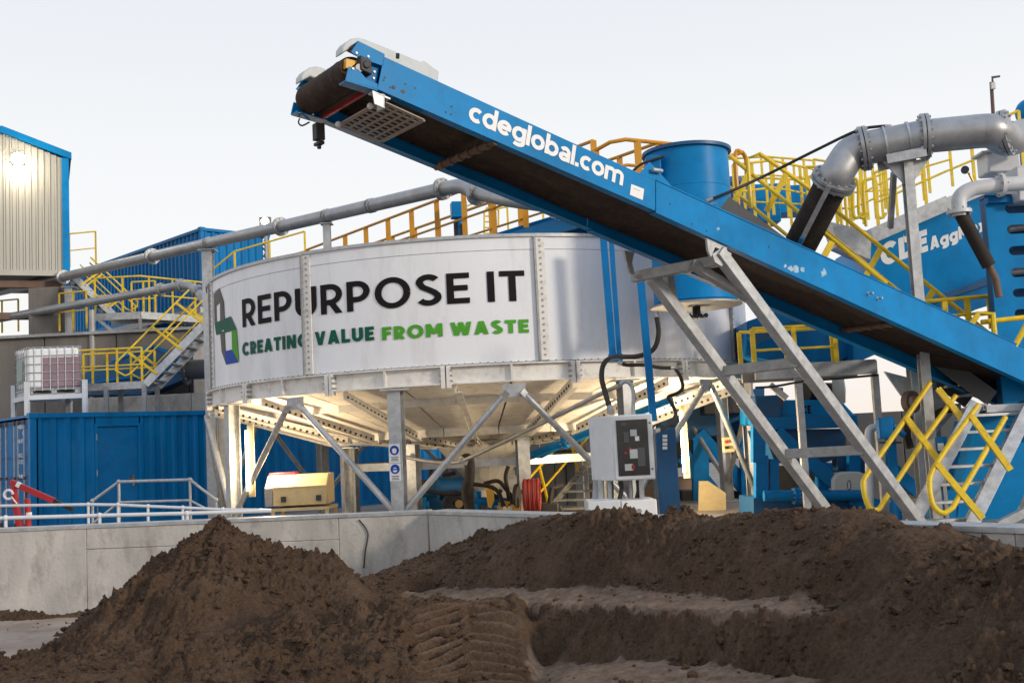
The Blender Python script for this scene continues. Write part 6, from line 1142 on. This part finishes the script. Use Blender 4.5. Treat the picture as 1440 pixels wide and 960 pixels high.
# ------------------------------------------------------------------ blue classifier machine at lower right
QY = 18.4; Q = lambda x, y, d=0: P(x, y, QY + d); cm = thing('blue_classifier', 'blue sand machine with black letters behind the conveyor legs', 'machine', V((Q(1130, 720).x, QY, GY)))
slabp([(1064, 562), (1182, 562), (1205, 586), (1205, 596), (1064, 596)], 1.4, 'upper_trough', 'conv', cm, QY, .02)
mb = MB(); mb.bar(Q(1076, 596, -.12), Q(1204, 592, -.12), .2, .20); mb.build('frame_beam', 'blue', cm, bevel=.01)
slabp([(1072, 604), (1190, 602), (1186, 640), (1150, 655), (1090, 650)], 1.2, 'lower_hopper', 'dblue', cm, QY + .1)
for i_, (a, b, w_) in enumerate((((1070, 640), (1070, 735), .2), ((1088, 645), (1088, 735), .14), ((1158, 650), (1158, 735), .22), ((1066, 596), (1066, 650), .2), ((1200, 640), (1200, 735), .18))): mb = MB(); mb.bar(Q(*a, -.1 - .007 * i_), Q(*b, -.1 - .007 * i_), w_, w_, V((0, 1, 0))); mb.build('frame_post', 'blue', cm)
for a, b in (((1092, 608), (1186, 690)), ((1232, 640), (1290, 690)), ((1196, 700), (1290, 728))): mb = MB(); mb.bar(Q(*a, -.3), Q(*b, -.3), .12, .22, V((0, 0, 1))); mb.build('inclined_channel', 'blue', cm, bevel=.01)
slabp([(1060, 700), (1230, 700), (1230, 745), (1060, 745)], 1.2, 'base_tank', 'dblue', cm, QY - .243); slabp([(1092, 655), (1200, 655), (1200, 700), (1092, 700)], .5, 'inner_housing', 'dark', cm, QY + .9)
for x, y in ((1190, 648), (1205, 656)): mb = MB(); mb.box(Q(x, y, .2), .4, .3, .3); mb.build('gearbox', 'dblue', cm, bevel=.02)
text_on('CE', lambda u, h: lerp(Q(1128.5, 581.5), Q(1140.5, 581), u) + V((0, -.006, .132 * h)), 'letter', 'letter', cm, .24, .1)
flanged_pipe('blue_pipe', 'horizontal blue pipe low along the blue sand machine', [Q(1074, 697, -.5), Q(1215, 696, -.5)], .085, 'blue', [(Q(1120, 697, -.5), (1, 0, 0))])
gd = thing('belt_guard', 'pale grey rounded belt guard with an oval slot', 'guard', Q(1200, 690, -.5)); pts = [(1172, 690), (1172, 674), (1178, 665), (1190, 663), (1208, 663), (1222, 668), (1227, 678), (1227, 690)]; mb = MB(); mb.prism([Q(x, y, -.5) for x, y in pts], V((0, .3, 0))); mb.build('guard_shell', 'grey', gd, bevel=.02); mb = MB(); mb.prism([Q(1194 + 3 * math.cos(k * .524), 682 + 7.5 * math.sin(k * .524), -.505) for k in range(12)], V((0, -.004, 0))); mb.build('slot_edge', 'dgrey', gd); mb = MB(); mb.prism([Q(1194 + 1.7 * math.cos(k * .524), 682 + 6 * math.sin(k * .524), -.51) for k in range(12)], V((0, -.004, 0))); mb.build('slot', 'grey', gd)
mo = thing('gear_motor', 'bulky grey motor above the blue trough of the sand machine', 'motor', Q(1165, 555, .3)); mb = MB(); mb.tube([Q(1130, 552, .2), Q(1172, 552, .6)], .17, 18); mb.build('motor_body', 'dark', mo); mb = MB(); mb.lathe(Q(1170, 548, .1), [(.02, 0), (.26, .02), (.28, .1), (.22, .2), (.02, .22)], 24, axis=V((1, -.3, 0))); mb.build('fan_cowl', 'grey', mo)
mo = thing('blue_gearbox', 'blue gearbox block right of the tank below the beam', 'gearbox', Q(1080, 560, .1)); mb = MB(); mb.box(Q(1076, 578, .1), .42, .5, .5); mb.build('box_body', 'dblue', mo, bevel=.03); mb = MB(); mb.tube([Q(1096, 572, 0), Q(1096, 545, 0)], .06, 12); mb.build('riser', 'brown', mo)
sw = thing('isolator_switch', 'yellow faced isolator box with two switches by the right tank leg', 'switch box', P(1024, 626, 19.4)); mb = MB(); mb.box(P(1024, 625, 19.4), .20, .1, .26); mb.build('box_body', 'tan', sw, bevel=.01)
for k in (-1, 1): mb = MB(); mb.box(P(1022, 625 + 4 * k, 19.32), .06, .04, .05); mb.build('switch', 'red' if k < 0 else 'black', sw)
# dark wall panels behind, square pipe, blue valve
slab('panel_wall', 'dark grey panel wall behind the blue sand machine and the stairs', (P(1190, 640, 21.5).x, 21.5, 0), (P(1520, 640, 21.5).x, 21.5, 0), GY, P(1260, 578, 21.5).z, .25, 'dgrey', n=4)
t = flanged_pipe('bent_pipe', 'pale bent pipe with an elbow in front of the dark panel wall', [P(1224, 730, 16.2)] + smooth_path([P(1222, 650, 16.2), P(1221, 612, 16.2), P(1225, 602, 16.2), P(1236, 600, 16.2)], 4) + [P(1246, 599.5, 16.2)], .055, 'cab')
t = thing('valve_post', 'blue square post with a valve body between the two yellow rails', 'post', V((P(1256, 700, 16).x, 16, GY))); p = P(1250, 586, 16.0); mb = MB(); mb.bar(V((p.x, 16, GY)), p, .11, .11, V((0, 1, 0))); mb.build('post_section', 'blue', t); mb = MB(); mb.box(P(1244, 602, 15.92), .2, .16, .3); mb.build('valve_body', 'blue', t, bevel=.015); mb = MB(); mb.tube([P(1255, 598, 15.9), P(1272, 612, 15.9)], .045, 10); mb.build('valve_arm', 'blue', t); mb = MB(); mb.tube([P(1236, 622, 15.9), P(1268, 622, 15.9)], .012, 6); mb.build('handle', 'dark', t)
# galvanised trestle with brackets above the stair
tr = thing('feed_trestle', 'galvanised trestle with plate brackets behind the yellow stair rails', 'trestle', V((P(1296, 700, 16.6).x, 16.6, GY)))
p = P(1288, 530, 16.6); hsec(V((p.x, 16.6, GY)), P(1286, 512, 16.6), .2, .2, V((1, 0, 0)), .014).build('leg', 'galv', tr); p = P(1310, 560, 17.0); mb = MB(); mb.bar(V((p.x, 17.0, GY)), V((p.x, 17.0, 2.6)), .14, .14, V((0, 1, 0))); mb.build('leg', 'galvd', tr)
mb = MB(); mb.prism([P(x, y, 16.7) for x, y in ((1244, 522), (1275, 530), (1335, 560), (1335, 575), (1300, 570), (1268, 556))], V((0, .06, 0))); mb.build('bracket_plate', 'galv', tr)
mb = MB(); mb.bar(P(1300, 572, 16.7), P(1350, 571, 16.7), .08, .08); mb.build('cross_bar', 'galvd', tr); mb = MB(); mb.bar(P(1298, 625, 16.7), P(1345, 571, 16.7), .06, .06); mb.build('strut', 'galv', tr)
mb = MB(); mb.lathe(P(1281, 565, 16.2), [(.10, -.05), (.16, -.05), (.16, .05), (.10, .05), (.10, -.05)], 20, axis=V((.6, -1, .0))); mb.build('pulley', 'brown', tr)
hose('rubber_hose', 'black hose arching between the trestle legs', [(1278, 585), (1275, 610), (1280, 630)], 16.2, .06, 'rubber', ends=False); hose('rubber_hose', 'black hose drooping under the conveyor near the trestle', [(1300, 600), (1320, 580), (1345, 574)], 16.3, .05, 'rubber', ends=False)
# ------------------------------------------------------------------ entry stair with looped yellow rails
ES = 14.5; bs = P(1282, 738, ES - .3); bt = P(1368, 574, ES + .45); wv = P(1367, 738, ES - .3) - bs; wv.z = 0
es = thing('entry_stair', 'short galvanised stair with looped yellow rails at the lower right', 'staircase', V((bs.x, bs.y, GY))); d = bt - bs; bs = bs + d * ((GY - bs.z) / d.z); d = bt - bs; ax = d.normalized(); up = wv.normalized().cross(ax); up = up if up.z > 0 else -up; hd2 = V((d.x, d.y, 0)).normalized()
for s in (0, 1): mb = MB(); mb.bar(bs + wv * s, bt + wv * s, .16, .34, up); mb.build('stringer', 'galv', es, bevel=.004)
for k in range(7): c = lerp(bs, bt, (k + .75) / 7.2) + wv * .5; mb = MB(); mb.frame(c, wv * .97, hd2 * .26, V((0, 0, .04))); mb.build('tread', 'galv', es, bevel=.006)
nr = [(1376, 569), (1340, 617), (1315, 655), (1307, 676), (1310, 704), (1318, 717), (1328, 721), (1340, 713), (1378, 648), (1414, 586)]; fr_ = [(1308, 538), (1262, 605), (1221, 664), (1214, 681), (1219, 706), (1226, 716), (1236, 715), (1246, 700), (1300, 617), (1344, 556)]
def ytilt(pts, Yb, Yt):
    y0, y1 = 720, 560; return [P(x, y, Yb + (Yt - Yb) * (y0 - y) / (y0 - y1)) for x, y in pts]
for pts, Yb, nm in ((nr, 13.88, 'near'), (fr_, 14.45, 'far')):
    q = ytilt(pts, Yb, Yb + .5); mb = MB(); mb.tube(q[:1] + smooth_path(q[1:8], 4) + q[8:], .034, 10); mb.build('handrail', 'yel', es)
for a, b, Yb in (((1318, 652), (1382, 729), 13.85), ((1366, 585), (1421, 661), 13.85), ((1275, 588), (1330, 660), 14.42), ((1319, 546), (1356, 592), 14.42)):
    q = ytilt([a, b], Yb, Yb + .5); mb = MB(); mb.bar(q[0], q[1], .075, .05, V((0, 1, 0))); mb.build('post', 'yel', es)
gp = thing('grating_platform', 'grey grating platform at the head of the entry stair under the conveyor', 'platform', P(1420, 580, 15)); a, b = P(1385, 572, 15.0), P(1470, 572, 15.0); b.z = a.z; mb = MB()
for k in range(15): mb.bar(a + (b - a) * k / 14, a + (b - a) * k / 14 + V((.4, 1.6, 0)), .03, .05)
for k in range(9): o = V((.05, .2, 0)) * k; mb.bar(a + o, b + o, .03, .048)
mb.build('grating', 'galv', gp); mb = MB(); mb.bar(a + V((0, -.03, -.03)), b + V((0, -.03, -.03)), .05, .09); mb.bar(a, a + V((.4, 1.6, 0)), .05, .09); mb.build('edge_channel', 'galv', gp)
for q in (a + V((.75, 1.1, 0)), a + V((.75, 1.5, 0))): mb = MB(); mb.bar(V((q.x, q.y, GY)), q, .1, .1, V((0, 1, 0))); mb.build('leg', 'galvd', gp)
bch = thing('blue_chute', 'slanting blue steel chute behind the entry stair', 'chute', V((P(1400, 730, 15.9).x, 15.9, GY))); slabp([(1345, 740), (1350, 690), (1372, 590), (1445, 560), (1480, 560), (1480, 600), (1420, 742)], .8, 'chute_side', 'conv', bch, 15.9); slabp([(1322, 740), (1322, 690), (1345, 690), (1345, 740)], .5, 'chute_foot', 'conv', bch, 15.6)
t = thing('yard_bar', 'pale steel bar lying at the foot of the entry stair', 'bar', P(1410, 735, 13.6)); mb = MB(); mb.bar(P(1404, 738, 13.9), P(1470, 705, 13.9), .1, .1); mb.build('bar_section', 'galv', t)
t = thing('warning_panel', 'small blue notice panel on a post behind the entry stair', 'sign', P(1332, 640, 15.3)); mb = MB(); mb.box(P(1324, 626, 15.3), .15, .03, .24); mb.build('sign_plate', 'blue', t); mb = MB(); mb.box(P(1323, 628, 15.28), .08, .01, .1); mb.build('notice', 'plast', t); mb = MB(); q = P(1324, 640, 15.32); mb.bar(V((q.x, q.y, GY)), q, .05, .05, V((0, 1, 0))); mb.build('post', 'galvd', t)
# ------------------------------------------------------------------ dark screen machine beyond the right side of the tank
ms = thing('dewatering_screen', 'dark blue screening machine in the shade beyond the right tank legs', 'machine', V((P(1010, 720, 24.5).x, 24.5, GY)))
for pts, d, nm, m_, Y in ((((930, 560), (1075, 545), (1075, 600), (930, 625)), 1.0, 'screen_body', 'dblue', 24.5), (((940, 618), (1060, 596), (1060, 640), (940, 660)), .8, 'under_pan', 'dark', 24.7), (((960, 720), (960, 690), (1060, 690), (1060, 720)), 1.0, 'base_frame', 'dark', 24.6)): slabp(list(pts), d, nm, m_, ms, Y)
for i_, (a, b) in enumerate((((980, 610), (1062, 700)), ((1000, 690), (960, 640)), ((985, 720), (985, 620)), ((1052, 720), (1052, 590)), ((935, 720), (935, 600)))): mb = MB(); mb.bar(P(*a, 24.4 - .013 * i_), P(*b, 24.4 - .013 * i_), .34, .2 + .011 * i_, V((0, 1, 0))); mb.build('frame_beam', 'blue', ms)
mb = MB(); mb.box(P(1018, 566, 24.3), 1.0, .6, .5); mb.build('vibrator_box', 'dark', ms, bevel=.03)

slab('plant_wall', 'dark clad plant wall seen under the tank far behind the hopper', (P(620, 640, 29.0).x, 29.0, 0), (P(900, 640, 29.0).x, 29.0, 0), GY, P(720, 585, 29.0).z, .3, 'dgrey', n=6)
